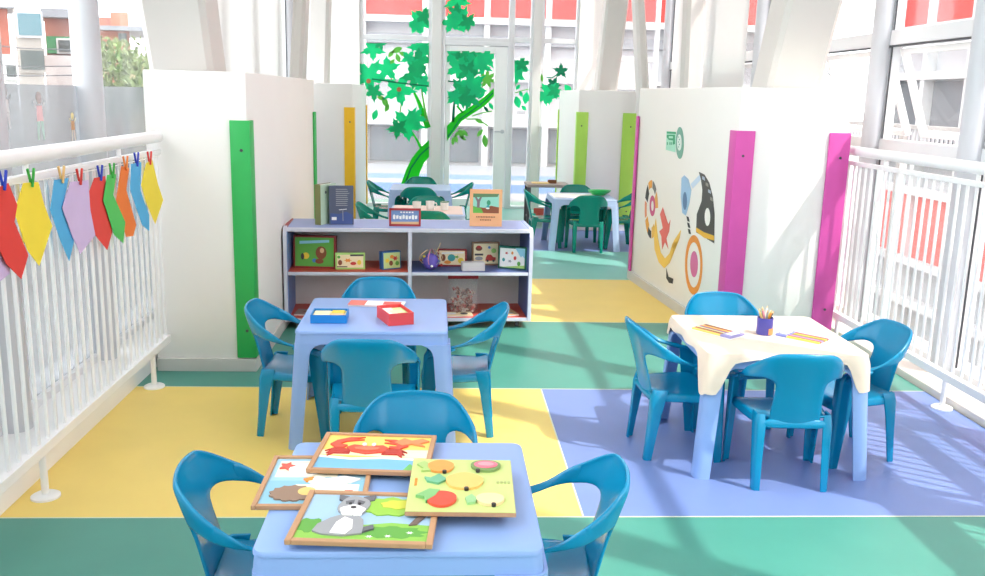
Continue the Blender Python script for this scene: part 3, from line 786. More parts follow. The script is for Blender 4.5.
# flat booklets on the bottom shelf
def flat(name, label, cat, x, y, z, rz, w, d_, h, c, items=()):
    t = thing(name, label, cat, onshelf(x, y, z), SHR + rz)
    MB().box((0, 0, h / 2), (w, d_, h), None, .001).build('pages', PAPER, t)
    MB().box((0, 0, h + .0008), (w + .004, d_ + .004, .0016), None, .0005).build('cover', c, t)
    picture(t, w, d_, (-w / 2, -d_ / 2, h + .0016), (1, 0, 0), (0, 1, 0), (0, 0, 1), items)
flat('booklet', 'flat white booklet lying on the red bottom shelf below the clear bag', 'booklet', .30, .085, .07, R(4), .20, .10, .006, pal['crm'], [('print', ell(.75, .5, .12, .25), pal['drk']), ('print', ell(.3, .55, .2, .25), pal['wht'])])
flat('booklet', 'flat patterned booklet lying at the right end of the bottom shelf', 'booklet', .585, .12, .07, R(12), .20, .17, .008, pal['tan'], [('print', star(.3, .5, .18, 7), pal['drk']), ('print', star(.65, .6, .2, 7), pal['brn']), ('print', ell(.75, .25, .12, .12), pal['gry'])])
flat('booklet', 'flat grey booklet lying at the left end of the bottom shelf', 'booklet', -.63, .14, .07, R(-6), .17, .14, .008, P('booklet_grey', (176, 150, 140)), [('print', star(.5, .5, .25, 6), pal['brn'])])

# on top of the bookcase
ZT = .638
t = thing('book', 'dark grey blue book standing open fronted on the left of the bookcase top', 'book', onshelf(-.425, .15, ZT), SHR + R(3))
NAVY = P('slate_cover', (84, 92, 116))
MB().box((0, 0, .12), (.15, .004, .24), None, .001).build('front_cover', NAVY, t)
MB().bx(-.077, -.072, 0, .045, 0, .24).build('spine', P('teal_spine', (40, 92, 92)), t)
MB().bx(-.07, .07, .004, .038, .004, .236).build('pages', PAPER, t)
MB().box((0, .043, .12), (.15, .004, .24), None, .001).build('back_cover', NAVY, t)
txt = []
for k in range(9):
    z = .93 - k * .052
    txt.append(('text_line', [(.28, z), (.28 + random.uniform(.4, .6), z), (.28 + .5, z - .02), (.28, z - .02)], pal['gry']))
txt.append(('print', [(.1, .12), (.3, .12), (.3, .2), (.1, .2)], pal['wht']))
txt += [('print', [(.4, .38), (.72, .40), (.72, .415), (.4, .395)], pal['wht']), ('print', [(.55, .1), (.58, .1), (.57, .40), (.545, .40)], pal['gry']), ('print', [(.05, .02), (.95, .02), (.95, .26), (.7, .34), (.4, .28), (.05, .3)], P('cover_blue', (70, 92, 150)))]
picture(t, .15, .24, (-.075, -.002, 0), (1, 0, 0), (0, 0, 1), (0, -1, 0), txt[-1:] + txt[:-1])
t = thing('binder', 'pale green book standing at an angle behind the dark grey blue one', 'book', onshelf(-.525, .20, ZT), SHR + R(60))
MB().box((0, -.02, .125), (.17, .004, .25), None, .001).build('front_cover', P('mint_cover', (190, 214, 190)), t)
MB().box((0, .02, .125), (.17, .004, .25), None, .001).build('back_cover', P('olive_cover', (120, 120, 70)), t)
MB().bx(-.087, -.083, -.021, .021, 0, .25).build('spine', P('olive_spine', (134, 138, 84)), t)
MB().bx(-.08, .08, -.0175, .0175, .004, .246).build('pages', PAPER, t)
MB().cyl((-.03, -.022, .2), (-.03, -.0235, .2), .009, None, 12).build('finger_hole', DGREY, t)
# red framed sign
t = thing('framed_sign', 'small red framed sign with white lettering on the bookcase top', 'sign', onshelf(-.03, .10, ZT), SHR + R(-2))
f = MB()
w, h = .195, .112
for x in (-w / 2 + .005, w / 2 - .005): f.bx(x - .006, x + .006, 0, .014, 0, h)
f.bx(-w / 2, w / 2, 0, .014, 0, .013).bx(-w / 2, w / 2, 0, .014, h - .013, h)
f.build('frame', P('sign_red', (176, 50, 58)), t)
MB().bx(-w / 2 + .01, w / 2 - .01, .004, .01, .01, h - .01).build('board', P('sign_blue', (120, 150, 200)), t)
its = [('print', [(.05, .1), (.95, .1), (.95, .26), (.05, .24)], pal['tan'])]
for k in range(8): its.append(('lettering', [(.12 + k * .1, .40), (.19 + k * .1, .38 + .04 * (k % 2)), (.195 + k * .1, .60), (.15 + k * .1, .66 - .05 * (k % 3)), (.115 + k * .1, .58)], pal['wht']))
for k in range(5): its.append(('lettering', [(.35 + k * .09, .74), (.41 + k * .09, .74), (.41 + k * .09, .82), (.35 + k * .09, .82)], pal['wht']))
picture(t, w, h, (-w / 2, .004, 0), (1, 0, 0), (0, 0, 1), (0, -1, 0), its, .0012)
# orange picture book
t = thing('picture_book', 'orange picture book with a tree on its cover, standing on the bookcase top', 'book', onshelf(.48, .12, ZT), SHR + R(-3))
w, h = .205, .235
ORB = P('orange_cover', (240, 178, 128))
Mt = Matrix.Rotation(R(-5), 4, 'X')
bk = MB(); bk.box(Mt @ Vector((0, .009, h / 2)), (w, .018, h), Mt.to_3x3(), .002); bk.build('cover', ORB, t)
uy = (Mt @ Vector((0, 0, 1))).normalized(); un = (Mt @ Vector((0, -1, 0))).normalized()
its = [('picture', [(.1, .36), (.9, .36), (.9, .88), (.1, .88)], P('pic_sky', (150, 214, 196))), ('picture', [(.1, .36), (.9, .36), (.9, .52), (.65, .56), (.45, .5), (.1, .54)], pal['brn']), ('picture', [(.1, .36), (.42, .36), (.36, .48), (.1, .55)], pal['grn']),
       ('picture', [(.22, .5), (.3, .5), (.31, .66), (.38, .80), (.32, .80), (.26, .72), (.2, .8), (.14, .8), (.22, .66)], P('trunk_grey', (128, 108, 116))), ('picture', [(.1, .78), (.85, .80), (.9, .88), (.1, .88)], P('pic_leaf', (90, 130, 90))), ('picture', ell(.58, .64, .06, .07), P('pic_green', (50, 150, 110))), ('picture', ell(.56, .52, .05, .06), pal['teal']), ('picture', ell(.55, .49, .06, .02), pal['wht'])]
for k, (x0, x1, z) in enumerate(((.2, .82, .24), (.32, .7, .16))):
    n = int((x1 - x0) / .05)
    for q in range(n): its.append(('lettering', [(x0 + q * .05, z), (x0 + q * .05 + .035, z + .004 * (q % 3)), (x0 + q * .05 + .033, z + .035), (x0 + q * .05 + .004, z + .03)], pal['brn']))
picture(t, w, h, Mt @ Vector((-w / 2, 0, 0)), (1, 0, 0), uy, un, its)

# ============================================================ PUZZLES ON THE FRONT TABLE
def px_rect(TL, TR, BR, BL, z):
    a, b_, c, d_ = [atZ(*p, z) for p in (TL, TR, BR, BL)]
    ctr = (a + b_ + c + d_) / 4
    ux = ((b_ - a) + (c - d_)) / 2
    uy = ((a - d_) + (b_ - c)) / 2
    ang = math.atan2(ux.y, ux.x)
    ang2 = math.atan2(-uy.x, uy.y)
    return ctr, ux.length, uy.length, (ang + ang2) / 2
def tray(label, rect, z, frame, items, fw=.014, H=.012, ground=None):
    ctr, w, h, a = rect
    t = thing('picture_puzzle', label, 'puzzle', (ctr.x, ctr.y, z), a, 'picture puzzles on the front table')
    if fw:
        MB().bx(-w / 2 + .002, w / 2 - .002, -h / 2 + .002, h / 2 - .002, 0, .006).build('base', ground, t)
        f = MB()
        f.bx(-w / 2, -w / 2 + fw, -h / 2, h / 2, 0, H, .002).bx(w / 2 - fw, w / 2, -h / 2, h / 2, 0, H, .002)
        f.bx(-w / 2 + fw, w / 2 - fw, -h / 2, -h / 2 + fw, 0, H, .002).bx(-w / 2 + fw, w / 2 - fw, h / 2 - fw, h / 2, 0, H, .002)
        f.build('frame', frame, t)
        zb = .006
        iw, ih, ox, oy = w - 2 * fw, h - 2 * fw, -w / 2 + fw, -h / 2 + fw
    else:
        MB().bx(-w / 2, w / 2, -h / 2, h / 2, 0, H - .001, .002).build('base', WOODF, t)
        MB().bx(-w / 2 + .001, w / 2 - .001, -h / 2 + .001, h / 2 - .001, H - .001, H).build('board', ground, t)
        zb = H; iw, ih, ox, oy = w, h, -w / 2, -h / 2
    for k, it in enumerate(items):
        nm, poly, m = it[:3]; th = it[3] if len(it) > 3 else .0008
        base = it[4] if len(it) > 4 else 0
        b = MB(); b.prism([(ox + u * iw, oy + v * ih, zb + base) for u, v in poly], (0, 0, 1), th + k * .00008)
        b.build(nm, m, t)
    return t
def mirror(poly, c): return [(2 * c - u, v) for u, v in poly]
def blob(cu, cv, ru, rv, n=26, amp=.14, k=7, ph=0): return [(cu + ru * math.cos(2 * PI * i / n) * (1 + amp * math.sin(k * 2 * PI * i / n + ph)), cv + rv * math.sin(2 * PI * i / n) * (1 + amp * math.sin(k * 2 * PI * i / n + ph))) for i in range(n)]
BG_SKY = P('puzzle_sky', (160, 204, 224)); BG_YEL = P('puzzle_sand_yellow', (250, 214, 110)); BG_SEA = P('puzzle_sea', (120, 186, 226)); CRAB = P('crab_red', (226, 84, 62)); CRABD = P('crab_dark_red', (190, 56, 44)); GRASS = P('puzzle_grass', (140, 196, 80)); GRASSD = P('puzzle_grass_dark', (96, 166, 66)); DOGG = P('dog_grey', (158, 160, 164)); DOGD = P('dog_dark_grey', (104, 106, 112))
# hen and animals, lowest
r_hen = px_rect((271, 455.6), (371, 460), (368, 509), (256, 508), .505)
tray('pale blue hen and hedgehog puzzle lying under the crab and dog trays', r_hen, .5005, WOODF, [
    ('ground', sq(0, 0, 1, .5), P('puzzle_ice', (140, 194, 218))), ('ground', sq(.05, .58, .7, .94), P('puzzle_lemon', (246, 240, 214))), ('ground', sq(.3, .12, .95, .42), P('puzzle_lemon', (246, 240, 214))),
    ('hen', blob(.36, .74, .2, .13, 24, .08, 3), pal['wht'], .004), ('hen_comb', star(.14, .8, .09, 5, .5), P('hen_red', (226, 96, 80)), .005), ('hen_tail', [(.5, .78), (.66, .9), (.64, .7), (.52, .66)], P('hen_beige', (240, 206, 170)), .0045),
    ('goose', [(.42, .46), (.5, .58), (.6, .52), (.78, .58), (.95, .52), (.86, .44), (.66, .36), (.48, .4)], pal['wht'], .004), ('goose_beak', [(.36, .52), (.46, .56), (.46, .48), (.4, .46)], pal['ora'], .004),
    ('hedgehog', blob(.3, .22, .22, .15, 40, .08, 13), P('hedgehog_tan', (150, 122, 102)), .004), ('hedgehog_face', ell(.44, .25, .09, .08), P('hedgehog_yellow', (236, 200, 120)), .0045),
    ('carrot', [(.6, .2), (.74, .26), (.9, .25), (.9, .16), (.74, .15)], P('carrot_orange', (236, 140, 70)), .004), ('flag', sq(.82, .17, .9, .26), pal['red'], .005)], .012, .012, BG_SKY)
r_crab = px_rect((327, 433), (434.5, 438), (430, 475.5), (306, 471), .518)
legs = []
cr = [('sand', sq(0, .38, 1, 1), BG_YEL), ('sand_light', [(0, .42), (1, .38), (1, .62), (0, .55)], P('puzzle_pale_sand', (250, 236, 200))), ('sea', [(0, 0), (1, 0), (1, .34), (.6, .36), (.3, .30), (0, .36)], BG_SEA), ('foam', [(0, .34), (.3, .28), (.6, .33), (1, .30), (1, .36), (.6, .39), (.3, .34), (0, .40)], pal['wht']),
      ('seaweed', [(.8, .0), (.98, .0), (.98, .24), (.9, .14), (.86, .22)], P('seaweed_green', (120, 206, 110)))]
crab_body = [(.22, .62), (.28, .70), (.42, .66), (.56, .70), (.62, .62), (.58, .50), (.42, .44), (.28, .50)]
cr += [('crab_body', crab_body, CRAB, .004),
       ('crab_claw', [(.2, .62), (.12, .6), (.05, .70), (.1, .82), (.22, .92), (.36, .94), (.24, .86), (.36, .86), (.2, .80), (.14, .72), (.22, .68)], CRAB, .004),
       ('crab_claw', [(.62, .62), (.72, .60), (.80, .70), (.76, .82), (.66, .88), (.55, .88), (.66, .80), (.56, .78), (.68, .74), (.7, .68), (.62, .68)], CRAB, .004)]
for sg in (0, 1):
    for k in range(3):
        p = [(.26 - .03 * k, .56 - .04 * k), (.12 - .02 * k, .62 - .06 * k), (.03 + .02 * k, .5 - .07 * k), (.12 - .0 * k, .56 - .06 * k), (.27, .50 - .03 * k)]
        cr.append(('crab_leg', mirror(p, .42) if sg else p, CRABD, .0035))
cr += [('crab_eye', ell(.38, .70, .02, .04), pal['wht'], .0055), ('crab_eye', ell(.47, .70, .02, .04), pal['wht'], .0055), ('crab_shell', blob(.42, .58, .12, .06, 20, .06), P('crab_light', (240, 120, 90)), .005),
       ('starfish', [(.66, .80), (.74, .93), (.82, .86), (.92, .93), (.99, .86), (.9, .78), (.96, .70), (.82, .76), (.74, .70)], P('starfish_orange', (240, 140, 90)), .004)]
tray('red crab picture puzzle in a wooden tray at the back of the front table', r_crab, .5128, WOODF, cr, .013, .012, BG_YEL)
r_dog = px_rect((307, 491), (441, 497), (432, 548.5), (288, 542), .518)
dg = [('sky', sq(0, .3, 1, 1), P('puzzle_day_sky', (164, 198, 226))), ('meadow', [(0, 0), (1, 0), (1, .36), (.7, .40), (.5, .34), (.2, .38), (0, .3)], GRASS), ('meadow_dark', blob(.72, .2, .26, .12, 30, .15, 9), GRASSD),
      ('daisies', star(.7, .12, .03, 6), pal['wht']), ('daisies', star(.86, .2, .03, 6), pal['wht']), ('daisies', star(.56, .1, .03, 6), pal['wht']), ('bush', blob(.08, .3, .12, .14, 26, .14, 7), GRASSD),
      ('tree_trunk', [(.84, .34), (.90, .36), (.97, .58), (1, .7), (.96, .72), (.9, .56)], P('bark_brown', (120, 104, 96)), .003), ('tree_crown', blob(.66, .74, .24, .2, 36, .09, 9), P('crown_green', (150, 200, 70)), .003), ('tree_crown', blob(.72, .78, .14, .1, 26, .1, 7), P('crown_yellow', (206, 210, 70)), .0036), ('tree_crown', blob(.92, .9, .1, .1, 26, .1, 7), P('crown_orange', (220, 190, 80)), .0036),
      ('dog_body', [(.12, .16), (.14, .30), (.22, .44), (.30, .52), (.42, .52), (.48, .42), (.5, .26), (.5, .14), (.36, .08), (.2, .1)], DOGG, .004), ('dog_chest', [(.26, .12), (.28, .34), (.33, .46), (.40, .40), (.42, .22), (.38, .10)], pal['wht'], .005), ('dog_tail', [(.5, .16), (.58, .24), (.57, .32), (.5, .26)], DOGD, .004),
      ('dog_ear', [(.22, .96), (.32, .92), (.30, .80), (.23, .86)], DOGD, .0045), ('dog_ear', [(.52, .98), (.42, .92), (.44, .80), (.52, .86)], DOGD, .0045), ('dog_head', blob(.37, .71, .125, .22, 22, .05, 4), DOGG, .005), ('dog_muzzle', blob(.37, .60, .10, .12, 20, .08, 5), pal['wht'], .0056), ('dog_brow', [(.29, .80), (.36, .84), (.36, .76), (.30, .74)], DOGD, .0056), ('dog_brow', [(.45, .80), (.39, .84), (.39, .76), (.44, .74)], DOGD, .0056),
      ('dog_eye', ell(.335, .75, .013, .022, 10), BLACK, .0062), ('dog_eye', ell(.41, .75, .013, .022, 10), BLACK, .0062), ('dog_nose', ell(.372, .66, .024, .026, 12), BLACK, .0064)]
tray('grey dog picture puzzle in a wooden tray nearest the viewer', r_dog, .5128, WOODF, dg, .014, .012, P('puzzle_sky_b', (190, 220, 240)))
r_fruit = px_rect((410.5, 458.4), (511, 460.7), (516, 513.5), (408, 511), .537)
LIMEB = P('lime_puzzle_board', (200, 216, 134)); NOTCH_BLK = P('knob_black', (50, 48, 48))
fr = []
def fruit(nm, cu, cv, ru, rv, m, k, rim=None):
    if rim: fr.append((nm + '_rim', blob(cu, cv, ru * 1.08, rv * 1.1, 26, .02), rim, .005))
    fr.append((nm, blob(cu, cv, ru, rv, 28, .03, k), m, .006))
fruit('orange', .29, .82, .13, .12, P('fruit_orange', (240, 160, 80)), 5)
fr.append(('leaf', [(.2, .84), (.12, .92), (.05, .86), (.12, .78), (.1, .72), (.2, .74)], P('leaf_sage', (170, 200, 120)), .005))
fruit('watermelon', .74, .84, .15, .11, P('melon_green', (120, 150, 90)), 3)
fr.append(('watermelon_flesh', ell(.74, .85, .12, .075), P('melon_pink', (236, 120, 140)), .007)); fr.append(('watermelon_core', ell(.74, .855, .08, .035), P('melon_light', (246, 160, 170)), .0076))
fruit('pineapple', .53, .53, .18, .15, P('pine_yellow', (240, 196, 112)), 5)
fr.append(('pineapple_leaf', [(.36, .56), (.28, .66), (.2, .58), (.14, .6), (.17, .52), (.28, .48)], P('leaf_teal', (110, 180, 140)), .005))
fruit('strawberry', .32, .2, .14, .13, P('straw_red', (226, 80, 60)), 3)
fr.append(('strawberry_leaf', [(.3, .34), (.2, .36), (.08, .24), (.16, .22), (.18, .14), (.26, .24)], P('leaf_bright', (130, 190, 120)), .0066))
fruit('peach', .77, .2, .13, .10, P('peach_beige', (240, 214, 164)), 3)
fr.append(('peach_leaf', [(.65, .2), (.6, .28), (.54, .22), (.56, .12), (.63, .14)], P('leaf_mint', (150, 200, 140)), .005))
for u, v in ((.33, .71), (.66, .74), (.55, .385), (.8, .105)): fr.append(('finger_notch', ell(u, v, .022, .02, 10), NOTCH_BLK, .0062))  # flat black discs mark the finger notches
for k in range(4): fr.append(('lettering', [(.84 + .035 * k, .52), (.865 + .035 * k, .52), (.865 + .035 * k, .55), (.84 + .035 * k, .55)], P('print_faint', (176, 186, 120))))
for k in range(4): fr.append(('lettering', [(.05, .46 + .035 * k), (.075, .46 + .035 * k), (.075, .485 + .035 * k), (.05, .485 + .035 * k)], pal['ora']))
tray('pale green fruit puzzle board on top of the crab and dog trays', r_fruit, .5253, WOODF, fr, 0, .012, LIMEB)

# ============================================================ MIDDLE TABLE: boxes
def open_box(name, label, x, y, rz, w, d_, h, outer, inner, fill, flaps=None):
    t = thing(name, label, 'box', (x, y, .5003), rz)
    b = MB(); th = .005
    b.bx(-w / 2, w / 2, -d_ / 2, -d_ / 2 + th, 0, h, .001).bx(-w / 2, w / 2, d_ / 2 - th, d_ / 2, 0, h, .001).bx(-w / 2, -w / 2 + th, -d_ / 2 + th, d_ / 2 - th, 0, h, .001).bx(w / 2 - th, w / 2, -d_ / 2 + th, d_ / 2 - th, 0, h, .001).bx(-w / 2 + th, w / 2 - th, -d_ / 2 + th, d_ / 2 - th, 0, .004)
    b.build('tray', outer, t)
    k = 0
    cards = MB()
    MB().bx(-w / 2 + th + .001, w / 2 - th - .001, -d_ / 2 + th + .001, d_ / 2 - th - .001, .004, h * .72).build('contents', fill[0], t)
    for (u0, v0, u1, v1, m) in fill[1]:
        MB().bx(-w / 2 + u0 * w, -w / 2 + u1 * w, -d_ / 2 + v0 * d_, -d_ / 2 + v1 * d_, h * .72, h * .72 + .004 + .0007 * k).build('card', m, t); k += 1
    return t
p = atZ(330, 320, .5)
open_box('open_box', 'shallow blue open box of cards on the middle table', p.x, p.y, R(1), .15, .125, .036, P('box_blue', (20, 130, 205)), PAPER, (P('box_fill_cream', (244, 226, 170)), [(.08, .1, .5, .86, pal['crm']), (.52, .1, .92, .5, P('card_peach', (240, 196, 140))), (.55, .54, .9, .9, pal['yel'])]))
p = atZ(395, 321, .5)
open_box('open_box', 'red open box of cards on the middle table', p.x, p.y + .005, R(21), .11, .17, .052, P('box_red', (226, 70, 72)), PAPER, (P('box_fill_pink', (246, 220, 206)), [(.1, .08, .55, .9, pal['wht']), (.5, .2, .9, .85, pal['lime']), (.3, .3, .8, .6, pal['crm'])]))
p = atZ(377, 305, .5)
t = thing('booklet', 'flat pink and white booklet lying behind the red box', 'booklet', (p.x, p.y, .5003), R(-5))
MB().bx(-.125, .125, -.045, .045, 0, .008, .002).build('pages', P('pinkish_pages', (246, 222, 214)), t)
MB().bx(-.127, -.05, -.046, .046, .008, .0095).build('cover', P('coral_cover', (236, 120, 104)), t)
MB().bx(-.05, .127, -.046, .046, .008, .0095).build('back_cover', pal['wht'], t)
MB().bx(.03, .11, -.03, .03, .0095, .0102).build('print', PINKR, t)

# ============================================================ RIGHT TABLE: pencils
ZC = .5052
p = atZ(764, 334, ZC)
t = thing('pencil_cup', 'purple blue cup full of pencils in the middle of the cloth covered table', 'cup', (p.x, p.y, ZC))
cp = MB(); cp.lathe([(.030, 0), (.033, .004), (.0335, .072), (.031, .072), (.030, .006), (.002, .005)], (0, 0, 0), 28)
cp.build('cup', P('cup_purple', (74, 72, 160), .35), t, True)
MB().grid([[(.0342 * math.cos(a), .0342 * math.sin(a), z) for a in [R(-75 + 12 * k) for k in range(6)]] for z in (.002, .03)])
lb = MB(); lb.grid([[(.0344 * math.cos(a), .0344 * math.sin(a), z) for a in [R(-80 + 12 * k) for k in range(6)]] for z in (.004, .03)]); lb.build('label_patch', P('cup_orange', (226, 150, 90)), t, True, solid=.0008)
pcols = [('yellow', (240, 206, 70)), ('white', (240, 238, 230)), ('brown', (150, 110, 70)), ('green', (120, 160, 80)), ('tan', (214, 180, 120)), ('pink', (230, 150, 170)), ('grey', (150, 150, 150)), ('orange', (232, 150, 60)), ('dark', (90, 80, 70))]
for k, (cn, c) in enumerate(pcols):
    a = k * 2 * PI / 9 + .4
    b0 = Vector((.012 * math.cos(a + 2.6), .012 * math.sin(a + 2.6), ZC + .008)); top = Vector((.027 * math.cos(a), .027 * math.sin(a), ZC + .092 + .014 * ((k * 7) % 4) / 3))
    dr = (top - b0).normalized()
    q = MB(); q.cyl(b0, top, .0042, None, 6); q.m = 1; q.cyl(top, top + dr * .010, .0042, .0008, 6)
    o = q.build('pencil', [P('pencil_' + cn, c), P('pencil_wood', (224, 190, 140))]); o.location = (p.x, p.y, 0)
    tag(o, '%s pencil standing in the purple cup' % cn, 'pencil', 'pencils in the cup')
def pack(label, A, B, wid, end_m, cols, rev):
    a, b_ = atZ(*A, ZC), atZ(*B, ZC)
    v = b_ - a; L = v.length; c = (a + b_) / 2
    t = thing('pencil_pack', label, 'pencil pack', (c.x, c.y, ZC), math.atan2(v.y, v.x))
    MB().bx(-L / 2, L / 2, -wid / 2, wid / 2, 0, .003, .001).build('card', PAPER, t)
    s = -1 if rev else 1
    MB().box((s * L * .36, 0, .007), (L * .26, wid, .010), None, .002).build('sleeve', end_m, t)
    MB().box((s * L * .36, 0, .0127), (L * .16, wid * .6, .0008)).build('print', pal['wht'], t)
    n = 9
    for k in range(n):
        y = -wid / 2 + wid * (k + .5) / n
        MB().cyl((-s * L * .5, y, .0068), (s * L * .23, y, .0068), wid / n * .45, None, 6).build('pencil', P('crayon_%d' % (k % len(cols)) + label[:3], cols[k % len(cols)]), t)
pack('open pack of coloured pencils left of the purple cup', (699, 328), (738, 338), .10, P('pack_lilac', (150, 146, 200)), [(240, 214, 110), (206, 110, 70), (110, 90, 80), (244, 226, 150), (120, 130, 170), (200, 90, 100)], False)
pack('flat pack of coloured pencils right of the purple cup', (780, 334), (824, 343), .10, P('pack_blue', (120, 130, 196)), [(244, 206, 90), (226, 90, 80), (230, 140, 160), (110, 150, 200), (206, 120, 60), (120, 170, 90)], True)

# ============================================================ WALL DECALS ON THE RIGHT PARTITION
wp = Vector((1.725, 5.3, 0)); wd = (Vector((1.555, 7.3, 0)) - wp).normalized(); wnm = Vector((wd.y, -wd.x, 0))
if wnm.x > 0: wnm = -wnm
def wpt(u, v): return atP(u, v, wp + wnm * .001, wnm)
def decal(parent, nm, poly, m, th=.0015): 
    b = MB(); b.prism([wpt(u, v) for u, v in poly], wnm, th); return b.build(nm, m, parent)
def ringpoly(cu, cv, ru, rv, w, a0=0, a1=360, n=28):
    o = []
    for i in range(n + 1):
        a = R(a0 + (a1 - a0) * i / n); o.append((cu + ru * math.cos(a), cv - rv * math.sin(a)))
    for i in range(n, -1, -1):
        a = R(a0 + (a1 - a0) * i / n); k = 1 - w * (math.sin(PI * i / n) ** .5 if a1 - a0 < 360 else 1)
        o.append((cu + ru * k * math.cos(a), cv - rv * k * math.sin(a)))
    return o
# crop scale for the mural: photo px = 640 + x/2.88, 110 + y/2.88
def mp(pts): return [(640 + x / 2.88, 110 + y / 2.88) for x, y in pts]
t = thing('wall_decal', 'large abstract decal of rings and curves in black, orange and pink on the mural wall', 'wall decal', (0, 0, 0))
decal(t, 'dark_fan', mp([(170, 178), (186, 186), (200, 210), (210, 250), (215, 300), (214, 384), (162, 352), (164, 300), (178, 262), (180, 230), (176, 200)]), P('fan_dark', (78, 76, 74)))
decal(t, 'fan_dot', mp(ell(195, 308, 8, 26)), PAPER, .0022)
decal(t, 'fan_trim', mp([(162, 338), (185, 352), (214, 362), (214, 376), (185, 368), (162, 350)]), P('gold', (240, 186, 60)), .0022)
for k, (x, y) in enumerate(((180, 190), (190, 208), (197, 228), (203, 250))): decal(t, 'fan_square', mp([(x, y), (x + 7, y + 4), (x + 8, y + 14), (x, y + 9)]), P('fan_grey_%d' % (k % 2), [(176, 190, 206), (150, 150, 140)][k % 2]), .0022)
decal(t, 'blue_leaf', mp([(120, 196), (128, 188), (140, 200), (148, 230), (142, 270), (132, 304), (122, 296), (118, 250)]), P('blue_leaf', (160, 196, 230)))
decal(t, 'blue_streak', mp([(146, 214), (172, 186), (176, 200), (152, 226)]), P('blue_pale', (206, 222, 240)))
decal(t, 'blue_core', mp(ell(130, 262, 6, 26)), P('blue_mid', (96, 130, 170)), .0022)
for k, y in enumerate((306, 324, 342)): decal(t, 'dark_dash', mp([(134 + 2 * k, y), (140 + 2 * k, y + 2), (143 + 2 * k, y + 16), (137 + 2 * k, y + 14)]), BLACK)
b = MB()
def wring(nm, cx, cy, rx, ry, k, m, n=30):
    b = MB()
    O = [wpt(*mp([(cx + rx * math.cos(2 * PI * i / n), cy + ry * math.sin(2 * PI * i / n))])[0]) for i in range(n)]
    I = [wpt(*mp([(cx + rx * k * math.cos(2 * PI * i / n), cy + ry * k * math.sin(2 * PI * i / n))])[0]) for i in range(n)]
    off = wnm * .0015
    V = [[b.bm.verts.new(p) for p in O], [b.bm.verts.new(p + off) for p in O], [b.bm.verts.new(p + off) for p in I], [b.bm.verts.new(p) for p in I]]
    V.append(V[0]); b.loft(V, False); return b.build(nm, m, t)
wring('orange_ring', 155, 446, 25, 86, .76, P('ring_orange', (236, 150, 62)))
decal(t, 'pink_disc', mp(ell(156, 444, 11, 38)), P('disc_pink', (214, 110, 160)))
arc = []
decal(t, 'yellow_crescent', mp([(46, 312), (40, 350), (42, 400), (54, 438), (70, 456), (86, 440), (96, 408), (98, 376), (108, 362), (118, 346), (114, 370), (102, 380), (94, 384), (86, 412), (72, 428), (60, 410), (52, 370)]), P('crescent_yellow', (246, 204, 90)))
decal(t, 'red_star', mp([(58, 300), (66, 280), (72, 300), (82, 330), (88, 316), (84, 350), (76, 370), (82, 400), (72, 380), (64, 402), (62, 364), (56, 350), (66, 340)]), P('star_red', (226, 110, 100)))
wring('magenta_ring', 36, 276, 8, 30, .5, P('ring_mag', (206, 90, 140)))
for k, (a, c) in enumerate(((100, (230, 160, 60)), (140, (60, 60, 60)), (180, (236, 150, 110)), (220, (240, 170, 60)), (250, (60, 60, 60)), (290, (236, 190, 90)), (60, (120, 120, 120)), (20, (230, 170, 90)))):
    cx, cy = 33, 286
    pts = []
    for q in range(5):
        aa = R(a - 17 + q * 8.5); pts.append((cx + 19 * math.cos(aa), cy - 84 * math.sin(aa)))
    for q in range(4, -1, -1):
        aa = R(a - 17 + q * 8.5); kk = .62 if k % 2 else .74; pts.append((cx + 19 * kk * math.cos(aa), cy - 84 * kk * math.sin(aa)))
    decal(t, 'petal', mp(pts), P('petal_%d' % k, c))
decal(t, 'black_hook', mp([(76, 456), (82, 480), (96, 486), (94, 500), (84, 498), (76, 484)]), BLACK)
# green round emblem
t = thing('emblem', 'green square and round seal emblem high on the mural wall', 'emblem', (0, 0, 0))
def ep(pts): return [(660 + x / 12.25, 118 + y / 12.25) for x, y in pts]
EG = P('emblem_green', (40, 160, 110)); ES = P('seal_green', (116, 170, 152)); EP = P('emblem_pale', (170, 226, 204))
decal(t, 'plate', ep([(84, 162), (196, 170), (190, 420), (74, 390)]), EP)
decal(t, 'letter', ep([(86, 165), (196, 172), (196, 196), (86, 190)]), EG, .0022)
decal(t, 'letter', ep([(86, 205), (186, 205), (186, 322), (164, 318), (164, 275), (110, 268), (86, 236)]), EG, .0022)
decal(t, 'letter_bowl', ep([(112, 222), (162, 222), (162, 250), (112, 248)]), EP, .003)
for x, w_ in ((88, 10), (120, 10), (140, 8), (160, 8)): decal(t, 'lettering', ep([(x, 295), (x + w_, 297), (x + w_, 330), (x, 326)]), EG, .0022)
decal(t, 'seal', ep(ell(245, 305, 47, 196, 30)), ES, .0026)
decal(t, 'seal_face', ep(ell(242, 300, 28, 100, 26)), P('seal_white', (222, 234, 228)), .0034)
for k in range(5): decal(t, 'lettering', ep([(230 + (k % 2) * 8, 225 + k * 30), (238 + (k % 2) * 12, 225 + k * 30), (238 + (k % 2) * 12, 243 + k * 30), (230 + (k % 2) * 8, 243 + k * 30)]), ES, .0042)

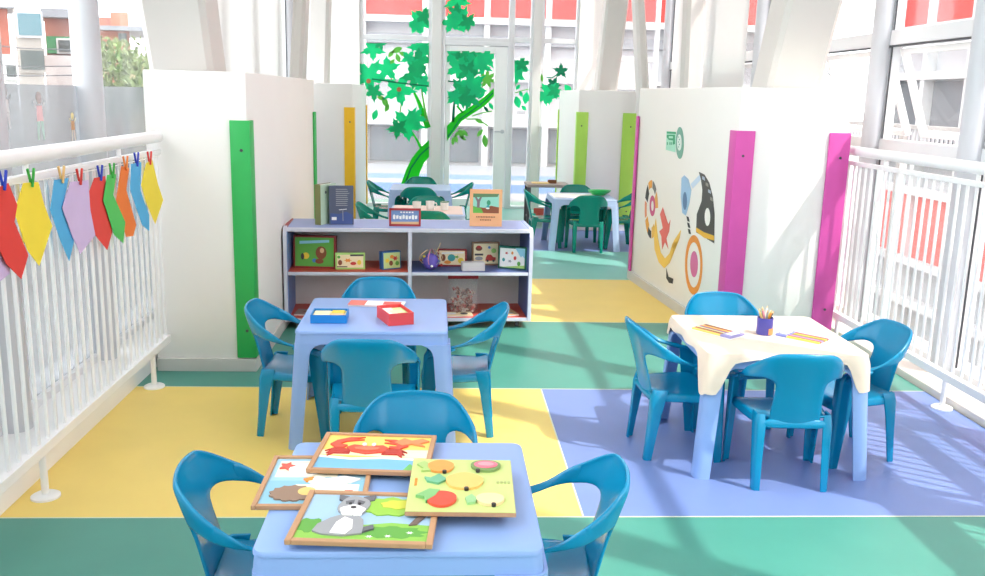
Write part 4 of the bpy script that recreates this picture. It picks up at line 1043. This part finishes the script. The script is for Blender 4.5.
# ============================================================ TREE DECAL ON THE BACK GLASS
YD = 11.875
def leafpoly(cu, cv, r0, rot=0, lob=5, sq_=1.0):
    o = []
    n = lob * 2
    for i in range(lob):
        a = rot + 2 * PI * i / lob
        r = r0 * 1.06; rr = r * (1.22 if i % 2 == 0 else 1.08)
        o.append((cu + rr * math.cos(a), cv + sq_ * rr * math.sin(a)))
        for da, k in ((.13, .80), (.28, .78), (.5, .46), (.72, .78), (.87, .80)):
            b_ = a + da * 2 * PI / lob; o.append((cu + r * k * math.cos(b_), cv + sq_ * r * k * math.sin(b_)))
    return o
def simple(cu, cv, l, w, a):
    o = []
    for i in range(7): s = i / 6; o.append((-l / 2 + l * s, w / 2 * math.sin(PI * s)))
    for i in range(5, 0, -1): s = i / 6; o.append((-l / 2 + l * s, -w / 2 * math.sin(PI * s)))
    return [(cu + x * math.cos(a) - y * math.sin(a), cv + x * math.sin(a) + y * math.cos(a)) for x, y in o]
def vinyl(parent, nm, poly, m, lay=0):
    y = YD - .0012 * lay
    return MB().prism([atY(u, v, y) for u, v in poly], (0, -1, 0), .001).build(nm, m, parent)
def clip(poly, u0, u1, v0, v1):
    return [(min(max(u, u0), u1), min(max(v, v0), v1)) for u, v in poly]
def leaf(t, k, cu, cv, r, rot, m, win, lob=5, sq_=1.0):
    if m is DEC_G and k % 3 == 1: m = DEC_G2
    vinyl(t, 'leaf', dedupe(clip(leafpoly(cu, cv, r, rot, lob, sq_), *win)), m, 1 + k * .9)
def dedupe(p):
    o = []
    for q in p:
        if not o or abs(q[0] - o[-1][0]) + abs(q[1] - o[-1][1]) > .05: o.append(q)
    if abs(o[0][0] - o[-1][0]) + abs(o[0][1] - o[-1][1]) < .05: o.pop()
    return o
def stem(t, pts, w, m, lay=0):
    L, R_ = [], []
    for i, (u, v) in enumerate(pts):
        a, b_ = pts[max(i - 1, 0)], pts[min(i + 1, len(pts) - 1)]
        dx, dy = b_[0] - a[0], b_[1] - a[1]; l = math.hypot(dx, dy)
        ww = w[i] if isinstance(w, (list, tuple)) else w
        L.append((u - dy / l * ww / 2, v + dx / l * ww / 2)); R_.append((u + dy / l * ww / 2, v - dx / l * ww / 2))
    vinyl(t, 'branch', L + R_[::-1], m, lay)
w1 = (357, 429, 43, 186)
t = thing('tree_decal', 'green tree window decal, trunk and broad leaves on the glass left of the door', 'window decal', (0, 0, 0))
vinyl(t, 'trunk', [(401, 184), (406, 170), (412, 158), (420, 148), (429, 140), (429, 157), (424, 163), (420, 172), (418, 182)], DEC_L)
stem(t, [(405, 184), (411, 168), (420, 155), (429, 147)], [1.2, 1.5, 1.5, 1.2], DEC_D, 1)
stem(t, [(372, 79), (400, 83), (428, 86)], 1.4, DEC_D, 15)
stem(t, [(414, 92), (420, 105), (428, 128)], [2, 4, 6], DEC_L, 0)
stem(t, [(421, 85), (424, 105), (427, 122)], [1.2, 2, 3], DEC_F, 1)
stem(t, [(402, 100), (400, 112), (404, 118)], 1.2, DEC_F)
stem(t, [(412, 132), (417, 140), (421, 148)], [1.5, 2, 3], DEC_L)
stem(t, [(388, 70), (392, 80), (396, 88)], 1.2, DEC_F)
for k, (u, v, r, a, m) in enumerate(((373, 49, 11, .3, DEC_G), (380, 44, 6, 1.2, DEC_G), (421, 47, 12, .6, DEC_G), (426, 50, 9, 2, DEC_G), (418, 62, 13, 1.0, DEC_G), (409, 58, 8, .2, DEC_G), (369, 76, 16, .25, DEC_G), (374, 92, 9, 1.55, DEC_G), (387, 69, 12, .9, DEC_G), (399, 90, 15, .1, DEC_G), (415, 76, 13, .5, DEC_G), (423, 84, 10, 1.3, DEC_G), (407, 124, 16, .2, DEC_G), (398, 128, 10, 3.0, DEC_G), (416, 118, 10, 5.2, DEC_G))):
    leaf(t, k, u, v, r, a, m, w1)
for u, v, l, a, m in ((375, 115, 12, 1.9, DEC_G), (397, 50, 12, -.4, DEC_F), (391, 54, 9, -.9, DEC_F), (403, 54, 9, .4, DEC_F), (398, 58, 10, 1.2, DEC_F), (392, 62, 8, 2.4, DEC_F), (385, 102, 12, 1.2, DEC_F), (381, 98, 9, .3, DEC_F), (387, 108, 9, 2, DEC_F), (399, 95, 9, 1.6, DEC_D)):
    vinyl(t, 'leaf', simple(u, v, l, l * .5, a), m, 3)
for u, v in ((368.5, 81), (399, 89.5)): vinyl(t, 'berry', ell(u, v, 2.4, 2.4, 12), P('berry_brown', (150, 96, 56)), 16)
wd_ = (447, 494, 51, 190)
t = thing('tree_decal', 'green branch and leaf decal on the glass of the back door', 'window decal', (0, 0, 0))
vinyl(t, 'trunk', clip([(447, 141), (447, 126), (458, 114), (470, 107), (484, 97), (494, 88), (494, 96), (486, 105), (474, 113), (462, 121), (452, 134)], *wd_), DEC_L)
stem(t, [(448, 137), (460, 119), (480, 105), (493, 93)], 1.1, DEC_D, 1)
stem(t, [(453, 122), (454, 105), (459, 80)], [3, 2.2, 1.6], DEC_D)
stem(t, [(448, 81), (456, 82)], 1.4, DEC_D); stem(t, [(457, 106), (463, 113)], 2, DEC_L)
stem(t, [(466, 119), (478, 119), (488, 126)], 1.3, DEC_F); stem(t, [(472, 116), (482, 113), (492, 111)], 1.2, DEC_F)
for k, (u, v, r, a, m) in enumerate(((454, 56, 11, .2, DEC_G), (466, 58, 13, .9, DEC_G), (475, 64, 13, .4, DEC_G), (458, 68, 12, 1.4, DEC_G), (468, 72, 11, .1, DEC_G), (487, 58, 10, 1.0, DEC_G), (483, 66, 9, .5, DEC_G), (463, 92, 15, .3, DEC_G), (455, 97, 9, 1.2, DEC_G), (472, 84, 13, .7, DEC_G), (470, 98, 11, 1.9, DEC_G), (477, 90, 9, .1, DEC_G))):
    leaf(t, k, u, v, r, a, m, wd_)
leaf(t, 2, 487, 79, 9, .3, DEC_F, wd_, 7)
for u, v, l, a, m in ((482, 95, 10, -.9, DEC_G), (486, 109, 8, .9, DEC_D), (491, 106, 9, 1.0, DEC_G), (480, 133, 10, -.9, DEC_F), (485, 141, 14, 1.45, DEC_F), (479, 121, 10, .5, DEC_F), (453, 141, 9, 1.6, DEC_F), (456, 139, 9, 1.3, DEC_F), (461, 134, 12, 1.2, DEC_F), (465, 133, 9, .9, DEC_F), (463, 138, 8, .6, DEC_F), (457, 134, 8, 2.3, DEC_F)):
    vinyl(t, 'leaf', simple(u, v, l, l * .42, a), m, 3)
wt = (441, 475, -40, 33)
t = thing('tree_decal', 'green leaf cluster decal on the pane above the back door', 'window decal', (0, 0, 0))
for k, (u, v, r, a) in enumerate(((457, 1, 12, .2), (456, 12, 9, 1.1), (461, 20, 13, .1), (451, 23, 10, .7), (468, 22, 9, .3), (457, -8, 10, .9))): leaf(t, k, u, v, r, a, DEC_G, wt)
wu = (409, 429, 6, 34)
t = thing('tree_decal', 'small green leaf decal in the upper pane left of the door', 'window decal', (0, 0, 0))
for k, (u, v, r, a) in enumerate(((420, 22, 13, .3), (424, 16, 9, 1.2), (416, 26, 8, .8))): leaf(t, k, u, v, r, a, DEC_G, wu)
ws = (514.5, 529.5, 58, 112)
t = thing('tree_decal', 'green leaf decal on the narrow pane right of the door', 'window decal', (0, 0, 0))
for k, (u, v, r, a) in enumerate(((519, 68, 10, .2), (522, 64, 8, 1.0), (517, 76, 8, 1.7))): leaf(t, k, u, v, r, a, DEC_G, ws)
stem(t, [(515, 93), (521, 91), (529, 89)], 1, DEC_F)
for u, v, l, a in ((517.5, 102, 13, 1.3), (526, 98, 13, 1.7), (518, 87, 7, 2.3), (521, 94, 7, 1.2), (524, 108, 7, .8)): vinyl(t, 'leaf', simple(u, v, l, l * .55, a), DEC_G, 2)
for k in range(2):
    for q in range(5): vinyl(t, 'lettering', sq(517 + q * 1.7, 111.4 + k * 1.8, 518.2 + q * 1.7, 112.5 + k * 1.8), GREY, 1)
wr = (538, 576, 55, 112)
t = thing('tree_decal', 'green twig decal with dark maple leaves on the right hand pane', 'window decal', (0, 0, 0))
stem(t, [(536, 87.5), (545, 87.5), (556, 84)], .9, DEC_F); stem(t, [(546, 77), (552, 78), (558, 74)], 1.2, DEC_D)
leaf(t, 0, 561, 71, 7, -1.57, DEC_D, wr); leaf(t, 1, 553, 84, 7, .2, DEC_D, wr)
for k, (u, v, r, a) in enumerate(((549, 93, 11, .3), (545, 97, 8, 1.4), (555, 91, 8, .1))): leaf(t, k + 2, u, v, r, a, DEC_G, wr)
for u, v, l, a, m in ((568, 89, 11, .9, DEC_G), (562, 98, 11, 1.4, DEC_G), (542, 78, 9, 1.5, DEC_F)): vinyl(t, 'leaf', simple(u, v, l, l * (.62 if u > 565 else .32), a), m, 3)

# ============================================================ FAR FURNITURE
t = thing('side_stand', 'grey topped stand with dark legs by the back glass wall', 'stand', (1.21, 10.5, 0))
MB().bx(-.245, .245, -.2, .2, .44, .475, .004).build('top', mat('grey_wood', (168, 154, 146), .5, .1, 14), t)
for sx in (-1, 1):
    for sy in (-1, 1): MB().bx(sx * .22 - .02, sx * .22 + .02, sy * .17 - .02, sy * .17 + .02, 0, .44, .003).build('leg', P('stand_dark', (78, 74, 78)), t)
MB().bx(-.22, .22, -.17, .17, .07, .09).build('lower_shelf', P('stand_shelf', (150, 140, 136)), t)
o = MB().box((0, 0, .02), (.10, .06, .04), None, .006).build('wooden_block', P('block_brown', (130, 84, 50))); o.location = (1.27, 10.5, .4755); tag(o, 'small brown block lying on the grey topped stand', 'block')
o = MB().box((0, 0, .004), (.2, .14, .008), None, .002).build('booklet', P('booklet_yellow', (236, 206, 130))); o.location = (1.13, 10.47, .4755); tag(o, 'thin yellow booklet on the grey topped stand', 'booklet')
o = MB().box((0, 0, .05), (.12, .02, .10), (R(-6), 0, 0), .004).build('picture_block', P('red_print_block', (206, 90, 70))); o.location = (1.12, 10.42, .0905); tag(o, 'small red picture block on the lower shelf of the dark legged stand', 'block')
t = thing('fruit_tray', 'bright green leaf shaped tray on the far right table', 'tray', (1.57, 9.03, .5003), R(20))
tr = MB(); tr.loft([[tr.bm.verts.new((rx * math.cos(a) * (1 + .12 * math.cos(3 * a)), ry * math.sin(a), z)) for a in [2 * PI * i / 24 for i in range(24)]] for rx, ry, z in ((.06, .05, 0), (.11, .08, .03), (.12, .09, .05), (.105, .075, .047), (.055, .045, .008))]); tr.build('bowl', P('tray_green', (30, 190, 90), .3), t, True)
o = MB().bx(-.28, .16, -.2, .2, 0, .003, .001).build('paper_sheet', PAPER); o.location = (1.36, 8.93, .5003); tag(o, 'white paper sheet spread on the far right table', 'paper')
o = MB().bx(-.29, .29, -.27, .27, 0, .004, .001).build('paper_sheet', P('pink_sheet', (246, 214, 200))); o.location = (-.12, 7.6, .5003); tag(o, 'pale pink paper covering the table behind the shelf', 'paper')
for k, (x, y, lab, c) in enumerate(((-.21, 7.55, 'white cup left of its neighbour on the table behind the shelf', PAPER), (-.10, 7.6, 'white mug with handle in the middle of the table behind the shelf', PAPER), (.02, 7.58, 'white cup with green rim right of the mug behind the shelf', PAPER))):
    t = thing('cup', lab, 'cup', (x, y, .5045), .4 * k, 'cups on the table behind the shelf')
    MB().lathe([(.026, 0), (.032, .004), (.036, .07), (.033, .07), (.029, .008), (.002, .007)], (0, 0, 0), 20).build('body', c, t, True)
    if k == 1: MB().tube([(.034, 0, .055), (.055, 0, .052), (.06, 0, .035), (.052, 0, .02), (.032, 0, .018)], .005, 8).build('handle', c, t, True)
    if k == 2: MB().lathe([(.0365, .066), (.039, .068), (.039, .073), (.033, .073), (.033, .066)], (0, 0, 0), 20).build('rim', P('rim_green', (60, 150, 110)), t, True)

# ============================================================ OUTSIDE
struct(MB().bx(-120, 120, -60, 160, -3.5, -3.3).build('ground', mat('pale_ground', (150, 150, 147), .9, .08, .3)))
# terrace behind the back glass
b = MB(); b.m = 0
for k, (y0, y1, m) in enumerate(((12.0, 12.9, 3), (12.9, 14.0, 0), (14.0, 15.4, 1), (15.4, 16.2, 0), (16.2, 17.2, 2), (17.2, 19.5, 0))):
    b.m = m; b.bx(-5, 3.3, y0, y1, -.15, -.02)
struct(b.build('terrace', [P('terrace_white', (136, 139, 143)), P('terrace_blue', (66, 104, 158)), P('terrace_pale_blue', (92, 120, 162)), P('terrace_mint', (104, 146, 126))]))
FRED = P('facade_red', (196, 52, 44)); FWHT = P('facade_white', (206, 206, 205)); FGRY = P('facade_grey', (142, 144, 147)); FPAN = mat('facade_glass', (108, 112, 116), .2, .1, .8)
t = thing('pavilion', 'red topped white pavilion beyond the back glass wall', 'building', (1.6, 20, 0))
PWHT = P('pavilion_white', (176, 176, 177))
MB().bx(-6, 6, 0, 4, -.1, 3.0).build('wall', PWHT, t)
MB().bx(-6.1, 6.1, -.15, 4, 3.05, 6.5).build('upper_cladding', FRED, t)
MB().bx(-6.15, 6.15, -.25, -.0, 2.92, 3.05).build('white_beam', FWHT, t)
MB().bx(-6.1, 6.1, -.14, -.0, .8, .9).build('low_rail', FWHT, t)
MB().bx(-6.1, 6.1, -.10, -.0, 2.5, 2.7).build('grey_beam', FGRY, t)
MB().bx(-6.1, 6.1, -.14, -.0, 1.75, 1.82).build('mid_rail', FWHT, t)
for k in range(10):
    x = -5.9 + k * 1.3
    MB().bx(x - .06, x + .06, -.2, -.0, -.1, 6.4).build('post', FWHT, t)
for k in range(9):
    x = -5.9 + k * 1.3
    MB().bx(x + .12, x + 1.18, -.03, 0, .02, .75).build('window', FPAN, t)
t = thing('opposite_building', 'red and white building opposite, seen through the right hand windows', 'building', (9.0, 12, 0))
MB().bx(0, 4, -16, 6.5, -3.3, 7).build('wall', P('facade_light_grey', (176, 178, 180)), t)
MB().bx(-.1, 0, -16, 6.5, 2.95, 6.6).build('red_cladding', FRED, t)
MB().bx(-.1, 0, -16, 6.5, -1.36, -.17).build('red_band', P('washed_out_red_panel', (222, 104, 98)), t)  # facade red lightened, washed-out daylight put into the colour
for z in (2.85, 2.0, .5, -.11, -1.43, -2.2): MB().bx(-.22, 0, -16, 6.5, z - .07, z + .07).build('white_beam', FWHT, t)
for k in range(16):
    y = -15.6 + k * 1.45
    MB().bx(-.2, 0, y - .07, y + .07, -3.3, 6.6).build('white_post', FWHT, t)
    if k < 15: MB().bx(-.03, 0, y + .12, y + 1.33, .55, 1.9).build('window', FPAN, t)
# parapet grille just outside the right windows
t = thing('outer_grille', 'low grille of grey slats just outside the right hand windows', 'grille', (3.6, 4, 0))
MB().bx(-.02, .02, -6, 7.6, 1.28, 1.31).build('top_bar', FWHT, t); MB().bx(-.02, .02, -6, 7.6, 1.10, 1.13).build('lower_bar', FWHT, t)
sl = MB()
for k in range(90):
    y = -.6 + k * .06
    MB().bx(-.006, .006, y - .011, y + .011, 1.13, 1.28).build('slat', STEEL, t)
for y in (-6, -3, 0, 3, 7.5): MB().bx(-.03, .03, y - .03, y + .03, -3.3, 1.31).build('post', FWHT, t)
# houses on the left
def hbox(parent, nm, u0, v0, u1, v1, Y, dep, m, off=0, zmin=None):
    a, c = atY(u0, v0, Y - off), atY(u1, v1, Y - off)
    x0, x1 = sorted((a.x, c.x)); z0, z1 = sorted((a.z, c.z))
    if zmin is not None: z0 = zmin
    y = Y - off; k = (x0 + x1) / 2 / y
    return MB().prism([(x0, y, z0), (x1, y, z0), (x1 + k * dep, y + dep, z0), (x0 + k * dep, y + dep, z0)], (0, 0, 1), z1 - z0).build(nm, m, parent)
BRK = mat('brick', (150, 76, 56), .8, .2, 3); TERR = mat('terracotta', (160, 96, 76), .8, .12, 2); CONC = P('pale_concrete', (158, 150, 142)); TIN = P('tin_roof', (120, 124, 130)); GLS2 = mat('house_window_glass', (70, 108, 118), .25, .12, 2); GLS3 = mat('dark_house_glass', (52, 62, 60), .3, .12, 2); HGR = P('green_wall', (20, 110, 58)); HWH = P('house_white', (180, 180, 178)); HYE = P('house_cream', (186, 172, 134))
t = thing('house', 'brick house at the far left edge of the left window view', 'building', (0, 0, 0))
hbox(t, 'wall', -60, 7, 13.5, 85, 24, 1.8, BRK, 0, -3.3); hbox(t, 'roof', -62, 4, 15, 8, 24, 2.1, TIN, .2)
t = thing('house', 'white low house with a square window in the left window view', 'building', (0, 0, 0))
hbox(t, 'wall', -40, 53, 18.5, 95, 22, 1.2, HWH, 0, -3.3); w_ = hbox(t, 'window_frame', 3, 64, 18, 80, 22, .1, PAPER, .1); hbox(w_, 'pane', 6, 66, 16.5, 77, 22, .05, GLS3, .14)
t = thing('house', 'narrow concrete house with two large stacked windows in the left window view', 'building', (0, 0, 0))
hbox(t, 'wall', 13, 9, 46, 95, 21, 2.5, CONC, 0, -3.3)
w_ = hbox(t, 'window_frame', 15, 11, 44, 38, 21, .1, STEEL, .1); hbox(w_, 'pane', 17, 13, 42, 35.5, 21, .05, GLS2, .14)
w_ = hbox(t, 'window_frame', 18.5, 48, 46, 73, 21, .1, CONC, .1); hbox(w_, 'pane', 20, 50, 45, 70, 21, .05, GLS3, .14)
t = thing('house', 'terracotta house with a green storey and tin roof beside the grey window post', 'building', (0, 0, 0))
hbox(t, 'wall', 44, 18, 82, 60, 27, 1.5, TERR, 0); hbox(t, 'roof', 40, 8, 84, 18, 27, 2, TIN, .4)
hbox(t, 'green_wall', 46, 36, 82, 54, 27, .3, HGR, .3); w_ = hbox(t, 'window_frame', 56, 38, 74, 54, 27, .1, HWH, .4); hbox(w_, 'pane', 58, 40, 72, 52, 27, .05, GLS3, .45)
hbox(t, 'white_storey', 44, 55, 84, 95, 27, 1, HWH, .6, -3.3)
t = thing('house', 'distant salmon coloured house right of the grey window post', 'building', (0, 0, 0))
hbox(t, 'wall', 92, 17, 132, 80, 40, 5, TERR, 0, -3.3); hbox(t, 'tower', 110, 12, 129, 30, 40, 4, mat('salmon', (172, 108, 84), .8, .1, 2), .3); hbox(t, 'roof', 90, 25, 148, 31, 40, 6, TIN, .6); w_ = hbox(t, 'window', 118, 33, 127, 42, 40, .1, GLS3, .2)
t = thing('house', 'distant cream house right of the trees in the left window view', 'building', (0, 0, 0))
hbox(t, 'wall', 118, 58, 165, 90, 36, 3, HYE, 0, -3.3); hbox(t, 'roof', 116, 55.5, 167, 59, 36, 3.4, HWH, .2); hbox(t, 'window', 128, 64, 136, 72, 36, .1, GLS3, .1)
LEAFG = mat('tree_leaf', (92, 112, 60), .7, .25, 3); LEAF2 = mat('tree_leaf_light', (116, 130, 78), .7, .2, 3); BARK = P('bark', (120, 100, 84))
def tree(label, u, v0, v1, Y, rad, m):
    base = atY(u, v1, Y); top = atY(u, v0, Y)
    H = top.z + 3.3
    t = thing('tree', label, 'tree', (base.x, Y, -3.3), 0, 'trees in the left window view')
    MB().tube([(0, 0, 0), (.05, 0, H * .4), (-.05, .05, H * .75)], [.16, .12, .05], 8).build('trunk', BARK, t, True)
    f = MB()
    for k in range(900):
        a = random.uniform(0, 2 * PI); ph = math.acos(random.uniform(-1, 1)); rr = rad * (.55 + .45 * random.random()) * (1 + .2 * math.sin(3 * a) * math.sin(2 * ph))
        c = Vector((rr * math.sin(ph) * math.cos(a), rr * math.sin(ph) * math.sin(a), H - rad * 1.0 + rr * math.cos(ph) * 1.05))
        q = Euler((random.uniform(0, 6), random.uniform(0, 6), random.uniform(0, 6))).to_matrix()
        s = .09 + .08 * random.random()
        f.add([c + q @ Vector(p) for p in ((-s, 0, 0), (0, -s * .5, .02), (s, 0, 0), (0, s * .5, .02))], [(0, 1, 2, 3)])
    f.build('foliage', m, t)
tree('pale green bushy tree just right of the grey window post', 108, 42, 85, 30.5, 1.2, LEAFG)
tree('second pale green tree before the cream house', 124, 40, 85, 33.5, 1.3, LEAF2)
for k, (v0, v1, lab) in enumerate(((42, 50, 'upper dark power cable crossing the houses in the left window view'), (62, 66, 'middle dark power cable crossing the houses in the left window view'), (72, 75, 'lowest dark power cable crossing the houses in the left window view'))):
    a, c = atY(-40, v0, 19.5), atY(88, v1, 20.3)
    o = MB().tube([a, (a + c) / 2 - Vector((0, 0, .05)), c], .012, 6).build('power_cable', GASK); tag(o, lab, 'cable', 'power cables')
